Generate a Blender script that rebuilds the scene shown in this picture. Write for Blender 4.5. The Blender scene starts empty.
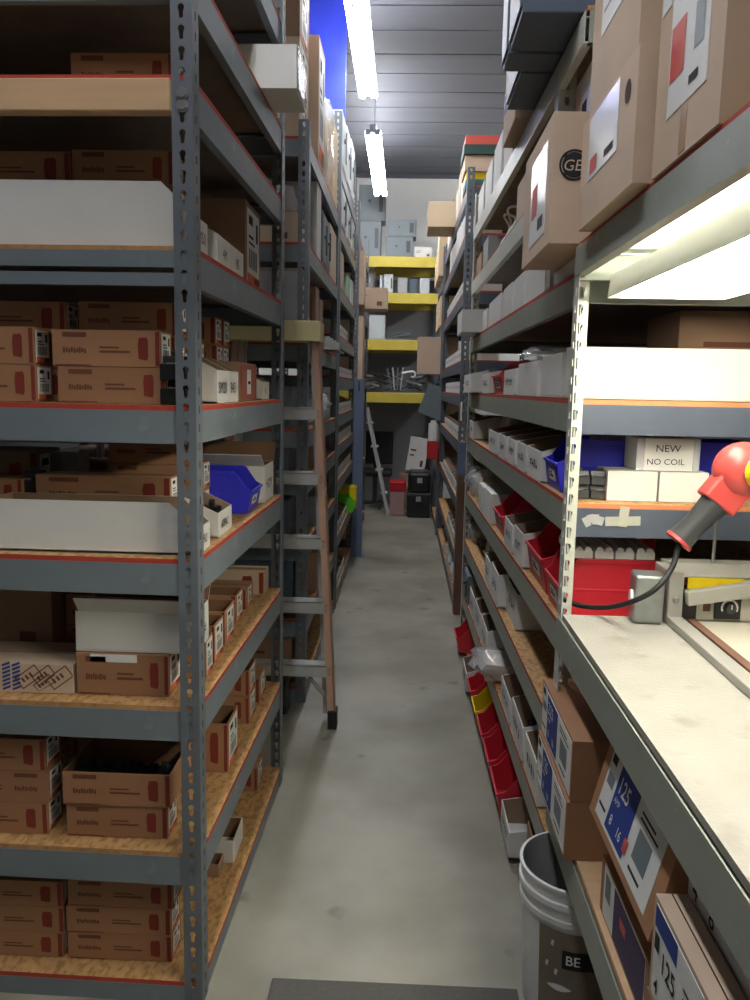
import bpy, math, random
from mathutils import Matrix, Vector
random.seed(7)
C = bpy.context.scene.collection
S = bpy.context.scene
PI = math.pi
H = 1.55                       # eye height of the photographer, metres

# ------------------------------------------------------------------ camera
YAW, PITCH, ROLL = 0.03434, 0.1398, 0.020
F = 800.0
_f = Vector((-math.sin(YAW)*math.cos(PITCH), math.cos(YAW)*math.cos(PITCH), -math.sin(PITCH)))
_r0 = Vector((math.cos(YAW), math.sin(YAW), 0)); _u0 = _r0.cross(_f)
_r = math.cos(ROLL)*_r0 + math.sin(ROLL)*_u0
_u = math.cos(ROLL)*_u0 - math.sin(ROLL)*_r0
cam = bpy.data.cameras.new('camera'); camo = bpy.data.objects.new('camera', cam); C.objects.link(camo)
cam.sensor_fit = 'VERTICAL'; cam.sensor_height = 24.0; cam.lens = 24.0*F/1000.0
cam.clip_start = 0.05
camo.matrix_world = Matrix(((_r.x, _u.x, -_f.x, 0), (_r.y, _u.y, -_f.y, 0), (_r.z, _u.z, -_f.z, H), (0, 0, 0, 1)))
S.camera = camo

def un(px, py, x=None, y=None, z=None):
    """point of the world seen at a pixel on a plane x=, y= or z="""
    d = _f + _r*((px-375)/F) - _u*((py-500)/F)
    if x is not None: t = x/d.x
    elif y is not None: t = y/d.y
    else: t = (z-H)/d.z
    return Vector((d.x*t, d.y*t, H+d.z*t))

# ------------------------------------------------------------------ world, exposure
S.view_settings.view_transform = 'Standard'; S.view_settings.look = 'None'
S.view_settings.exposure = 1.45; S.view_settings.gamma = 1.0
S.view_settings.use_curve_mapping = False
wd = bpy.data.worlds.new('world'); S.world = wd; wd.use_nodes = True
wd.node_tree.nodes['Background'].inputs[0].default_value = (0.5, 0.55, 0.6, 1)
wd.node_tree.nodes['Background'].inputs[1].default_value = 0.02
TUBE = 24.0        # emission of the ceiling tubes
BENCHTUBE = 19.0    # emission of the tubes under the bench shelf

# ------------------------------------------------------------------ materials
def lin(c):
    def g(v):
        v /= 255.0
        return v/12.92 if v <= 0.04045 else ((v+0.055)/1.055)**2.4
    return (g(c[0]), g(c[1]), g(c[2]), 1)
MATS = {}
def mat(name, col, rough=0.6, metal=0.0, var=0.0, scale=8.0, col2=None, mixscale=None, mixlo=0.45, mixhi=0.6, bump=0.0, bscale=60.0,
        rnd=0.0, emit=None, alpha=1.0, stretch=None, trans=0.0, coat=0.0):
    if name in MATS: return MATS[name]
    m = bpy.data.materials.new(name); m.use_nodes = True
    nt = m.node_tree; N = nt.nodes; L = nt.links
    b = N['Principled BSDF']
    b.inputs['Roughness'].default_value = rough; b.inputs['Metallic'].default_value = metal
    b.inputs['Coat Weight'].default_value = coat
    b.inputs['Transmission Weight'].default_value = trans
    b.inputs['Alpha'].default_value = alpha
    base = lin(col)
    tc = N.new('ShaderNodeTexCoord'); mp = N.new('ShaderNodeMapping'); L.new(tc.outputs['Object'], mp.inputs[0])
    if stretch: mp.inputs['Scale'].default_value = stretch
    src = None
    if var or col2:
        rgb = N.new('ShaderNodeRGB'); rgb.outputs[0].default_value = base; src = rgb.outputs[0]
        if col2:
            nz = N.new('ShaderNodeTexNoise'); nz.inputs['Scale'].default_value = mixscale or scale; nz.inputs['Detail'].default_value = 6
            L.new(mp.outputs[0], nz.inputs[0])
            mr = N.new('ShaderNodeMapRange'); mr.inputs[1].default_value = mixlo; mr.inputs[2].default_value = mixhi
            L.new(nz.outputs[0], mr.inputs[0])
            mx = N.new('ShaderNodeMix'); mx.data_type = 'RGBA'; mx.inputs[7].default_value = lin(col2)
            L.new(mr.outputs[0], mx.inputs[0]); L.new(src, mx.inputs[6]); src = mx.outputs[2]
        if var:
            nz = N.new('ShaderNodeTexNoise'); nz.inputs['Scale'].default_value = scale; nz.inputs['Detail'].default_value = 5
            L.new(mp.outputs[0], nz.inputs[0])
            mr = N.new('ShaderNodeMapRange'); mr.inputs[1].default_value = 0.3; mr.inputs[2].default_value = 0.7
            mr.inputs[3].default_value = 1-var; mr.inputs[4].default_value = 1+var
            L.new(nz.outputs[0], mr.inputs[0])
            hs = N.new('ShaderNodeHueSaturation'); L.new(mr.outputs[0], hs.inputs['Value']); L.new(src, hs.inputs['Color']); src = hs.outputs[0]
    if rnd:
        if src is None:
            rgb = N.new('ShaderNodeRGB'); rgb.outputs[0].default_value = base; src = rgb.outputs[0]
        oi = N.new('ShaderNodeObjectInfo'); mr = N.new('ShaderNodeMapRange'); mr.inputs[3].default_value = 1-rnd; mr.inputs[4].default_value = 1+rnd
        L.new(oi.outputs['Random'], mr.inputs[0])
        hs = N.new('ShaderNodeHueSaturation'); L.new(mr.outputs[0], hs.inputs['Value']); L.new(src, hs.inputs['Color']); src = hs.outputs[0]
    if src is None: b.inputs['Base Color'].default_value = base
    else: L.new(src, b.inputs['Base Color'])
    if bump:
        nz = N.new('ShaderNodeTexNoise'); nz.inputs['Scale'].default_value = bscale; nz.inputs['Detail'].default_value = 4
        L.new(mp.outputs[0], nz.inputs[0])
        bp = N.new('ShaderNodeBump'); bp.inputs['Strength'].default_value = bump; bp.inputs['Distance'].default_value = 0.01
        L.new(nz.outputs[0], bp.inputs['Height']); L.new(bp.outputs[0], b.inputs['Normal'])
    if emit:
        b.inputs['Emission Color'].default_value = lin(emit[0]); b.inputs['Emission Strength'].default_value = emit[1]
    MATS[name] = m
    return m

M = {}
M['concrete'] = mat('concrete', (148, 144, 130), 0.42, var=0.16, scale=1.2, col2=(120, 116, 100), mixscale=2.2, mixlo=0.40, mixhi=0.68, bump=0.03, bscale=40)
M['ceiling'] = mat('ceiling_panel', (88, 91, 98), 0.7, var=0.12, scale=1.2, stretch=(0.3, 2.0, 1))
M['wall'] = mat('painted_wall', (224, 225, 220), 0.8, var=0.03, scale=1)
M['wall_dark'] = mat('dark_wall', (130, 131, 132), 0.8, var=0.04, scale=1)
M['steel'] = mat('blue_grey_steel', (116, 126, 132), 0.45, 0.0, var=0.06, scale=9, col2=(136, 143, 147), mixscale=14, mixlo=0.62, mixhi=0.75)
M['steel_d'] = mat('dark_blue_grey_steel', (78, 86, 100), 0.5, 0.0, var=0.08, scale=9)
M['steel_g'] = mat('grey_green_steel', (146, 152, 140), 0.42, 0.0, var=0.06, scale=9, col2=(178, 182, 172), mixscale=26, mixlo=0.66, mixhi=0.72)
M['steel_w'] = mat('pale_grey_steel', (190, 192, 182), 0.4, 0.0, var=0.04, scale=9)
M['post'] = mat('post_steel', (104, 110, 116), 0.45, 0.1, var=0.08, scale=7)
M['galv'] = mat('galvanised_steel', (150, 154, 152), 0.35, 0.7, var=0.12, scale=30)
M['alu'] = mat('aluminium', (196, 197, 195), 0.35, 0.45, var=0.06, scale=14, stretch=(1, 20, 1))
M['bolt'] = mat('zinc_bolt', (150, 150, 150), 0.35, 0.6)
M['osb'] = mat('osb_board', (182, 142, 92), 0.75, var=0.16, scale=60, col2=(152, 112, 68), mixscale=70, mixlo=0.48, mixhi=0.6, stretch=(1, 0.5, 1), bump=0.1)
M['osb_edge'] = mat('raw_board_edge', (178, 132, 86), 0.8, var=0.2, scale=60)
M['redge'] = mat('red_painted_edge', (178, 62, 44), 0.7, var=0.14, scale=30)
M['pine'] = mat('pine_lumber', (208, 172, 132), 0.65, var=0.08, scale=6, stretch=(0.4, 6, 6), col2=(176, 132, 92), mixscale=5, mixlo=0.62, mixhi=0.78)
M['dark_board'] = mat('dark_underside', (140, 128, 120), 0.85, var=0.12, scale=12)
M['yellow'] = mat('yellow_steel', (200, 180, 70), 0.5, var=0.08, scale=8)
M['card'] = mat('kraft_card', (162, 118, 84), 0.8, var=0.05, scale=5, rnd=0.08)
M['card2'] = mat('tan_card', (202, 178, 154), 0.8, var=0.05, scale=5, rnd=0.07)
M['card3'] = mat('brown_card', (152, 120, 96), 0.8, var=0.06, scale=5, rnd=0.08)
M['card_pale'] = mat('pale_card', (206, 184, 150), 0.8, var=0.05, scale=5, rnd=0.06)
M['card_in'] = mat('kraft_inside', (128, 94, 66), 0.9, var=0.06, scale=8)
M['gap'] = mat('seam_dark', (70, 48, 34), 0.9)
M['tape'] = mat('packing_tape', (176, 138, 98), 0.25, rnd=0.04)
M['redink'] = mat('red_brown_ink', (128, 48, 34), 0.8)
M['ink'] = mat('black_ink', (28, 28, 30), 0.8)
M['brownink'] = mat('brown_ink', (112, 66, 46), 0.8)
M['blueink'] = mat('blue_ink', (38, 62, 140), 0.7)
M['paper'] = mat('paper_label', (228, 228, 224), 0.6)
M['glosspaper'] = mat('glossy_label', (226, 226, 226), 0.18)
M['orange_ink'] = mat('orange_ink', (214, 110, 50), 0.7)
M['orange_edge'] = mat('orange_board_edge', (206, 126, 80), 0.7, var=0.1, scale=30)
M['rustbox'] = mat('red_brown_card', (150, 84, 70), 0.8, var=0.05)
M['tape_g'] = mat('masking_tape', (176, 174, 158), 0.7, var=0.05, scale=40)
M['purple'] = mat('purple_ink', (72, 58, 92), 0.7)
M['grey_pl'] = mat('grey_plastic', (160, 162, 164), 0.45, rnd=0.1)
M['teal'] = mat('teal_box', (60, 122, 124), 0.7)
M['dgreen'] = mat('dark_green_crate', (52, 76, 70), 0.6)
M['green_pale'] = mat('pale_green_box', (150, 186, 160), 0.7)
M['pink_pl'] = mat('pale_pink_plastic', (164, 130, 128), 0.5)
M['encl_p'] = mat('pale_grey_enclosure', (188, 196, 198), 0.5, 0.0, var=0.04, scale=6, rnd=0.05)
M['grey_plastic'] = M['grey_pl']
M['redsq'] = mat('red_label_ink', (204, 84, 72), 0.6)
M['white_card'] = mat('white_card', (214, 213, 208), 0.75, var=0.03, scale=6, rnd=0.04)
M['white_in'] = mat('bin_inside_card', (150, 124, 98), 0.9, var=0.06, scale=8)
M['blue_pl'] = mat('blue_plastic', (52, 54, 206), 0.35, var=0.04, scale=6)
M['red_pl'] = mat('red_plastic', (198, 42, 54), 0.38, var=0.04, scale=6)
M['yel_pl'] = mat('yellow_plastic', (226, 196, 20), 0.4)
M['green_pl'] = mat('green_plastic', (96, 190, 40), 0.4)
M['black_pl'] = mat('black_plastic', (26, 27, 29), 0.4, rnd=0.2)
M['dgrey_pl'] = mat('dark_grey_plastic', (60, 62, 64), 0.45, rnd=0.15)
M['white_pl'] = mat('white_plastic', (228, 228, 224), 0.35)
M['grey_pl'] = mat('grey_plastic', (160, 162, 164), 0.45, rnd=0.1)
M['film'] = mat('clear_film', (228, 230, 234), 0.1, alpha=0.4, coat=0.4, bump=0.6, bscale=22)
M['encl'] = mat('grey_enclosure', (110, 120, 125), 0.5, 0.0, var=0.04, scale=6, rnd=0.06)
M['encl_d'] = mat('dark_steel_tub', (78, 90, 104), 0.5, 0.1, var=0.06, scale=6)
M['rubber'] = mat('rubber', (22, 22, 23), 0.65)
M['chrome'] = mat('chrome', (200, 200, 200), 0.12, 1.0)
M['rail'] = mat('orange_fibreglass', (184, 148, 124), 0.5, var=0.08, scale=20, stretch=(1, 1, 0.2))
M['cap_y'] = mat('cream_yellow_plastic', (240, 228, 170), 0.5)
M['benchtop'] = mat('worn_white_bench', (150, 147, 138), 0.6, var=0.08, scale=7, col2=(122, 116, 104), mixscale=9, mixlo=0.56, mixhi=0.78, bump=0.15, bscale=120)
M['bucket_w'] = mat('bucket_white', (222, 223, 220), 0.4, var=0.06, scale=5)
M['bucket_l'] = mat('bucket_brown_label', (128, 114, 96), 0.45, var=0.14, scale=7)
M['bucket_in'] = mat('bucket_inside', (160, 162, 158), 0.5, var=0.1, scale=6)
M['tube'] = mat('lamp_tube', (255, 255, 255), 0.5, emit=((248, 250, 255), TUBE))
M['btube'] = mat('bench_lamp_tube', (255, 255, 255), 0.5, emit=((255, 250, 232), BENCHTUBE))
M['lampw'] = mat('white_enamel', (226, 226, 222), 0.4)
M['rust'] = mat('rusty_brown_paint', (112, 78, 62), 0.7, var=0.16, scale=9)
M['column'] = mat('blue_grey_column', (98, 110, 136), 0.5, var=0.06, scale=7)
M['bluepanel'] = mat('blue_sheet', (44, 60, 196), 0.6, var=0.06, scale=3)
M['dial'] = mat('black_dial_plate', (40, 38, 38), 0.5)
M['sealer'] = mat('sealer_beige_metal', (196, 192, 178), 0.4)
M['sealer_g'] = mat('sealer_grey_metal', (160, 158, 150), 0.4, 0.2)
M['gun'] = mat('salmon_red_plastic', (192, 74, 70), 0.32)
M['mat'] = mat('grey_rubber_mat', (84, 82, 78), 0.8, var=0.1, scale=90)
M['extred'] = mat('extinguisher_red', (176, 26, 34), 0.4)

# stains and scuffs of the concrete floor
_nt = M['concrete'].node_tree; _b = _nt.nodes['Principled BSDF']; _src = _b.inputs['Base Color'].links[0].from_socket
_tc = _nt.nodes.new('ShaderNodeTexCoord'); _vz = _nt.nodes.new('ShaderNodeTexVoronoi'); _vz.inputs['Scale'].default_value = 5.0
_nz = _nt.nodes.new('ShaderNodeTexNoise'); _nz.inputs['Scale'].default_value = 9.0; _nz.inputs['Detail'].default_value = 5
_mm = _nt.nodes.new('ShaderNodeMix'); _mm.data_type = 'RGBA'; _mm.inputs[0].default_value = 0.12
_nt.links.new(_tc.outputs['Object'], _nz.inputs[0]); _nt.links.new(_tc.outputs['Object'], _mm.inputs[6]); _nt.links.new(_nz.outputs['Color'], _mm.inputs[7])
_nt.links.new(_mm.outputs[2], _vz.inputs['Vector'])
_mr = _nt.nodes.new('ShaderNodeMapRange'); _mr.inputs[1].default_value = 0.03; _mr.inputs[2].default_value = 0.16; _mr.inputs[3].default_value = 0.7; _mr.inputs[4].default_value = 0.0
_nt.links.new(_vz.outputs['Distance'], _mr.inputs[0])
_mx = _nt.nodes.new('ShaderNodeMix'); _mx.data_type = 'RGBA'; _mx.inputs[7].default_value = lin((84, 80, 70))
_nt.links.new(_mr.outputs[0], _mx.inputs[0]); _nt.links.new(_src, _mx.inputs[6]); _nt.links.new(_mx.outputs[2], _b.inputs['Base Color'])

# ------------------------------------------------------------------ mesh builder
class MB:
    def __init__(s): s.v = []; s.f = []; s.m = []
    def face(s, pts, mi=0):
        i = len(s.v); s.v += [tuple(p) for p in pts]; s.f.append(tuple(range(i, i+len(pts)))); s.m.append(mi)
    def box(s, x0, x1, y0, y1, z0, z1, mi=0, fm=None, T=None):
        """fm: dict of face -> material: l r f b d u"""
        i = len(s.v)
        P = [(x0,y0,z0),(x1,y0,z0),(x1,y1,z0),(x0,y1,z0),(x0,y0,z1),(x1,y0,z1),(x1,y1,z1),(x0,y1,z1)]
        if T is not None: P = [tuple(T @ Vector(p)) for p in P]
        s.v += P
        for k, q in (('d',(0,3,2,1)),('u',(4,5,6,7)),('f',(0,1,5,4)),('r',(1,2,6,5)),('b',(2,3,7,6)),('l',(3,0,4,7))):
            s.f.append(tuple(i+a for a in q)); s.m.append((fm or {}).get(k, mi))
        return s
    def prism(s, poly, fn, a, b, mi=0, mia=None, mib=None):
        """poly of (u,v); fn(u,v,w)->xyz ; extruded w from a to b"""
        i = len(s.v); n = len(poly)
        s.v += [tuple(fn(u, v, a)) for u, v in poly] + [tuple(fn(u, v, b)) for u, v in poly]
        s.f.append(tuple(i+k for k in range(n-1, -1, -1))); s.m.append(mi if mia is None else mia)
        s.f.append(tuple(i+n+k for k in range(n))); s.m.append(mi if mib is None else mib)
        for k in range(n):
            s.f.append((i+k, i+(k+1) % n, i+n+(k+1) % n, i+n+k)); s.m.append(mi)
        return s
    def cyl(s, p0, p1, r0, r1=None, n=16, mi=0, caps=True):
        p0 = Vector(p0); p1 = Vector(p1); r1 = r0 if r1 is None else r1
        d = (p1-p0).normalized(); a = d.orthogonal().normalized(); b = d.cross(a)
        i = len(s.v)
        for p, r in ((p0, r0), (p1, r1)):
            for k in range(n):
                t = 2*PI*k/n; s.v.append(tuple(p + a*(r*math.cos(t)) + b*(r*math.sin(t))))
        for k in range(n):
            s.f.append((i+k, i+(k+1) % n, i+n+(k+1) % n, i+n+k)); s.m.append(mi)
        if caps:
            s.f.append(tuple(i+k for k in range(n-1, -1, -1))); s.m.append(mi)
            s.f.append(tuple(i+n+k for k in range(n))); s.m.append(mi)
        return s
    def tube(s, pts, r, n=10, mi=0):
        pts = [Vector(p) for p in pts]; i = len(s.v); prev = None
        for k, p in enumerate(pts):
            d = (pts[min(k+1, len(pts)-1)] - pts[max(k-1, 0)]).normalized()
            a = d.orthogonal().normalized() if prev is None else (prev - d*prev.dot(d)).normalized()
            prev = a; b = d.cross(a)
            rr = r[k] if isinstance(r, (list, tuple)) else r
            for q in range(n):
                t = 2*PI*q/n; s.v.append(tuple(p + a*(rr*math.cos(t)) + b*(rr*math.sin(t))))
        for k in range(len(pts)-1):
            for q in range(n):
                s.f.append((i+k*n+q, i+k*n+(q+1) % n, i+(k+1)*n+(q+1) % n, i+(k+1)*n+q)); s.m.append(mi)
        s.f.append(tuple(i+q for q in range(n-1, -1, -1))); s.m.append(mi)
        e = i+(len(pts)-1)*n
        s.f.append(tuple(e+q for q in range(n))); s.m.append(mi)
        return s
    def lathe(s, prof, n=32, mi=0, c=(0, 0, 0), T=None, mis=None):
        i = len(s.v)
        for r, z in prof:
            for q in range(n):
                t = 2*PI*q/n; p = Vector((r*math.cos(t), r*math.sin(t), z))
                if T is not None: p = T @ p
                s.v.append((p.x+c[0], p.y+c[1], p.z+c[2]))
        for k in range(len(prof)-1):
            for q in range(n):
                s.f.append((i+k*n+q, i+k*n+(q+1) % n, i+(k+1)*n+(q+1) % n, i+(k+1)*n+q)); s.m.append(mi if mis is None else mis[k])
        return s
    def holed(s, o, ud, vd, nd, width, height, pitch, outline, t=0.0025, mi=0):
        """a strip of sheet steel with one hole per pitch"""
        o, ud, vd, nd = Vector(o), Vector(ud), Vector(vd), Vector(nd)
        cells = int(height/pitch)
        ang = sorted(set([round(math.atan2(q, p_), 4) for p_, q in outline] + [round(math.atan2(e*pitch, d_*width), 4) for e in (1, -1) for d_ in (1, -1)]))
        def hit(a):
            ca, sa = math.cos(a), math.sin(a); best = 1e9
            for k in range(len(outline)):
                (x1, y1), (x2, y2) = outline[k], outline[(k+1) % len(outline)]
                ex, ey = x2-x1, y2-y1; den = ca*ey - sa*ex
                if abs(den) < 1e-12: continue
                t_ = (x1*ey - y1*ex)/den; q = (x1*sa - y1*ca)/den
                if t_ > 0 and -1e-4 <= q <= 1.0001: best = min(best, t_)
            if best > 1: best = min(math.hypot(*p_) for p_ in outline)
            return ca*best, sa*best
        def rim(a):
            ca, sa = math.cos(a), math.sin(a); k = 1e9
            if abs(ca) > 1e-9: k = min(k, width/2/abs(ca))
            if abs(sa) > 1e-9: k = min(k, pitch/2/abs(sa))
            return ca*k, sa*k
        outline = [hit(a) for a in ang]; n = len(ang)
        rect = [rim(a) for a in ang]
        for c in range(cells):
            cu, cv = width/2, (c+0.5)*pitch
            i = len(s.v)
            for w in (0, t):
                for L_ in (rect, outline):
                    for a, b in L_: s.v.append(tuple(o + ud*(cu+a) + vd*(cv+b) + nd*w))
            for k in range(n):
                k2 = (k+1) % n
                s.f.append((i+k, i+k2, i+n+k2, i+n+k)); s.m.append(mi)
                s.f.append((i+2*n+k2, i+2*n+k, i+3*n+k, i+3*n+k2)); s.m.append(mi)
                s.f.append((i+n+k, i+n+k2, i+3*n+k2, i+3*n+k)); s.m.append(mi)
                s.f.append((i+k2, i+k, i+2*n+k, i+2*n+k2)); s.m.append(mi)
        return s
    def text(s, txt, size, fn, mi=0, bold=0.0):
        """flat lettering; fn(u,v)->xyz, origin bottom-left"""
        vs, fs, w = textmesh(txt, size, bold)
        i = len(s.v)
        s.v += [tuple(fn(a, b)) for a, b in vs]
        for f in fs: s.f.append(tuple(i+k for k in f)); s.m.append(mi)
        return w
    def build(s, name, mats, parent=None, loc=None, rz=0, bevel=0, smooth=False):
        me = bpy.data.meshes.new(name); me.from_pydata(s.v, [], s.f)
        for m in mats: me.materials.append(M[m] if isinstance(m, str) else m)
        me.polygons.foreach_set('material_index', s.m)
        if smooth: me.polygons.foreach_set('use_smooth', [True]*len(s.f))
        me.update()
        o = bpy.data.objects.new(name, me); C.objects.link(o)
        if parent: o.parent = parent
        if loc is not None: o.location = loc
        if rz: o.rotation_euler = (0, 0, rz)
        if bevel:
            b = o.modifiers.new('bevel', 'BEVEL'); b.width = bevel; b.segments = 2; b.limit_method = 'ANGLE'; b.angle_limit = 0.7
        if smooth:
            e = o.modifiers.new('split', 'EDGE_SPLIT'); e.split_angle = 0.7
        return o
_tc = {}
def textmesh(txt, size, bold=0.0):
    k = (txt, bold)
    if k not in _tc:
        cu = bpy.data.curves.new('t', 'FONT'); cu.body = txt; cu.size = 1.0; cu.offset = bold; cu.resolution_u = 3
        ob = bpy.data.objects.new('t', cu)
        me = bpy.data.meshes.new_from_object(ob)
        vs = [(v.co.x, v.co.y) for v in me.vertices]; fs = [tuple(p.vertices) for p in me.polygons]
        bpy.data.objects.remove(ob); bpy.data.meshes.remove(me); bpy.data.curves.remove(cu)
        _tc[k] = (vs, fs)
    vs, fs = _tc[k]
    vs = [(a*size, b*size) for a, b in vs]
    w = max([a for a, b in vs] or [0])
    return vs, fs, w
LABELS = set()
def props(o, label, cat, group=None):
    if label in LABELS and not group: print('DUPLICATE LABEL', label)
    if not 4 <= len(label.split()) <= 16: print('LABEL LENGTH', len(label.split()), label)
    LABELS.add(label)
    o['label'] = label; o['category'] = cat
    if group: o['group'] = group
    return o
def thing(name, label, cat, loc=(0, 0, 0), rz=0, group=None, rx=0, ry=0):
    o = bpy.data.objects.new(name, None); C.objects.link(o); o.empty_display_size = 0.05
    o.location = (loc[0], loc[1], loc[2] + (0.0015 if loc[2] > 0.01 else 0)); o.rotation_euler = (rx, ry, rz)
    return props(o, label, cat, group)
def struct(o): o['kind'] = 'structure'; return o
def Rot(axis, a): return Matrix.Rotation(a, 4, axis)
def Tr(x, y, z): return Matrix.Translation((x, y, z))
ORD = ['first', 'second', 'third', 'fourth', 'fifth', 'sixth', 'seventh', 'eighth', 'ninth', 'tenth', 'eleventh', 'twelfth', 'thirteenth', 'fourteenth']
# ------------------------------------------------------------------ the room
XW0, XW1, YW0, YW1, ZC = -3.0, 3.0, -3.2, 10.9, 4.3
b = MB(); b.box(XW0, XW1, YW0, YW1, -0.1, 0); struct(b.build('floor', ['concrete']))
# ceiling of corrugated decking panels with cross seams
b = MB(); y = YW0
while y < YW1:
    y2 = min(y+0.86, YW1)
    b.box(XW0, XW1, y, y2-0.02, ZC, ZC+0.06)
    b.box(XW0, XW1, y2-0.02, y2, ZC+0.012, ZC+0.06)
    b.box(XW0, XW1, y+0.40, y+0.43, ZC-0.004, ZC)
    y = y2
struct(b.build('ceiling', ['ceiling']))
b = MB(); b.box(XW0, XW1, YW1, YW1+0.1, 0, ZC+0.06, fm={'f': 0}); struct(b.build('wall_back', ['wall']))
b = MB(); b.box(XW0, XW1, YW0-0.1, YW0, 0, ZC+0.06); struct(b.build('wall_front', ['wall']))
b = MB(); b.box(XW0-0.1, XW0, YW0, YW1, 0, ZC+0.06); struct(b.build('wall_left', ['wall_dark']))
b = MB(); b.box(XW1, XW1+0.1, YW0, YW1, 0, ZC+0.06); struct(b.build('wall_right', ['wall_dark']))
b = MB(); b.box(XW0, XW1, YW1-0.03, YW1, ZC-0.05, ZC); struct(b.build('trim_1', ['ceiling']))

# ------------------------------------------------------------------ ceiling strip lights
def strip_light(label, x, y0, y1, z):
    t = thing('strip_light', label, 'light fixture', (x, (y0+y1)/2, z))
    L_ = (y1-y0)/2
    b = MB(); b.prism([(-0.022, 0.0), (0.022, 0.0), (0.03, 0.06), (-0.03, 0.06)], lambda u, v, w: (u, w, v), -L_, L_); b.build('housing', ['lampw'], t)
    for s in (-1, 1):
        b = MB(); b.cyl((s*0.052, -L_+0.015, 0), (s*0.052, L_-0.015, 0), 0.019, n=10); o = b.build('lamp_tube', ['tube'], t)
        for e in (-1, 1):
            b = MB(); b.box(min(s*0.02, s*0.066), max(s*0.02, s*0.066), min(e*L_, e*(L_-0.03)), max(e*L_, e*(L_-0.03)), -0.022, 0.022); b.build('lamp_holder', ['lampw'], t)
    for e in (-1, 1):
        b = MB(); b.cyl((0, e*(L_-0.35), 0.06), (0, e*(L_-0.35), ZC-z), 0.004, n=6); b.build('hanging_wire', ['bolt'], t)
LZ = 3.75
strip_light('bright twin-tube strip light hanging over the aisle, nearer of the two in view', -0.335, 4.05, 6.49, LZ)
strip_light('bright twin-tube strip light hanging further down the aisle near the back wall', -0.335, 7.33, 9.62, LZ)
strip_light('added unseen twin-tube strip light over the aisle between the near racks', -0.335, -0.30, 2.14, LZ)  # added out of view to light the near end of the aisle

for sx_, sd_ in ((-2.35, 'left'), (2.35, 'right')):
    strip_light(f'added unseen twin-tube strip light off to the {sd_}, by the back wall', sx_, 8.1, 10.4, LZ)  # unseen pair added to brighten the back wall and far goods

# ------------------------------------------------------------------ racks
def key_outline(r1=0.0075, r2=0.0045, drop=0.017, n=10):
    o = []
    for k in range(n+1):                       # big round top
        a = -0.9 + (PI+1.8)*k/n; o.append((r1*math.cos(a), 0.006+r1*math.sin(a)))
    for k in range(n//2+1):
        a = PI + PI*k/(n//2); o.append((r2*math.cos(a), -drop+0.006+r2*math.sin(a)))
    return o
def slot_outline(): return [(0.004, 0.009), (-0.004, 0.009), (-0.004, -0.009), (0.004, -0.009)]
KEY = key_outline(); SLOT = slot_outline()
KEYL = [(0.007, 0.0), (0.005, 0.011), (-0.005, 0.011), (-0.007, 0.0), (-0.004, -0.012), (0.004, -0.012)]
def post_mesh(sx, sy, h, key, slot, w1=0.05, w2=0.05, pitch=0.042):
    """angle upright, corner at the origin, flange 1 along sx*x (facing -+y), flange 2 along sy*y"""
    b = MB()
    b.holed((0, 0, 0), (sx, 0, 0), (0, 0, 1), (0, sy, 0), w1, h, pitch, key, t=0.0028)
    b.holed((0, 0.0028*sy, 0), (0, sy, 0), (0, 0, 1), (sx, 0, 0), w2, h, pitch, slot, t=0.0028)
    return b
def beam_mesh(L_, h=0.075):
    """along +x from 0, face at y=0, top at z=0"""
    b = MB()
    pr = [(0, 0), (0, -h), (0.022, -h), (0.022, -h+0.003), (0.003, -h+0.003), (0.003, -0.016), (0.03, -0.016), (0.03, -0.013), (0.003, -0.013), (0.003, 0)]
    b.prism(pr, lambda u, v, w: (w, u, v), 0, L_)
    return b
def rack(name, label, x0, x1, y0, y1, levels, h, face, postm, beamf, beama, ed, deckm='osb', edge_a='redge', near=False, pitch=0.042, front_mats=None, skip_front=(), hpost=None, short=None):
    """face: +1 aisle on the +x side, -1 aisle on the -x side. levels = z of deck tops"""
    t = thing(name, label, 'shelving rack', (0, 0, 0))
    xa, xb = (x1, x0) if face > 0 else (x0, x1)          # aisle side, far side
    s = -face                                             # direction from aisle inwards
    key = KEY if near else KEYL
    for (cx, sx) in ((xa, s), (xb, -s)):
        for (cy, sy) in ((y0, 1), (y1, -1)):
            b = post_mesh(sx, sy, short if (short and cx == xa and cy == y0) else h, key, SLOT, pitch=pitch, w1=0.016 if (short and cx == xa and cy == y0) else (0.046 if near else 0.05)); o = b.build('post', [postm], t, (cx, cy, 0))
    for i, z in enumerate(levels):
        fm = (front_mats or {}).get(i, beamf)
        if i not in skip_front:
            o = beam_mesh(abs(x1-x0)-0.012).build('beam', [fm], t, (min(x0, x1)+0.006, y0+0.004, z-0.012))
        o = beam_mesh(abs(x1-x0)-0.012).build('beam', [beamf], t, (max(x0, x1)-0.006, y1-0.004, z-0.012), PI)
        L_ = y1-y0-0.012
        if face > 0:
            beam_mesh(L_).build('beam', [beama], t, (xa-0.004, y0+0.006, z-0.012), PI/2)
            beam_mesh(L_).build('beam', [beama], t, (xb+0.004, y1-0.006, z-0.012), -PI/2)
        else:
            beam_mesh(L_).build('beam', [beama], t, (xa+0.004, y1-0.006, z-0.012), -PI/2)
            beam_mesh(L_).build('beam', [beama], t, (xb-0.004, y0+0.006, z-0.012), PI/2)
        b = MB(); ef = ed.get(i, 'redge')
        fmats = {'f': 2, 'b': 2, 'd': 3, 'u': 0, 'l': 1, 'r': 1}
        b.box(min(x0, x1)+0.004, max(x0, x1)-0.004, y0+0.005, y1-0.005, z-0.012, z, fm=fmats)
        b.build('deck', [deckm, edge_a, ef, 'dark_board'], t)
    return t
ZA = [0.06, 0.41, 0.785, 1.145, 1.50, 1.85, 2.205, 2.44, 2.775]
AX, AY0, AY1 = -0.470, 1.80, 2.97
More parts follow.
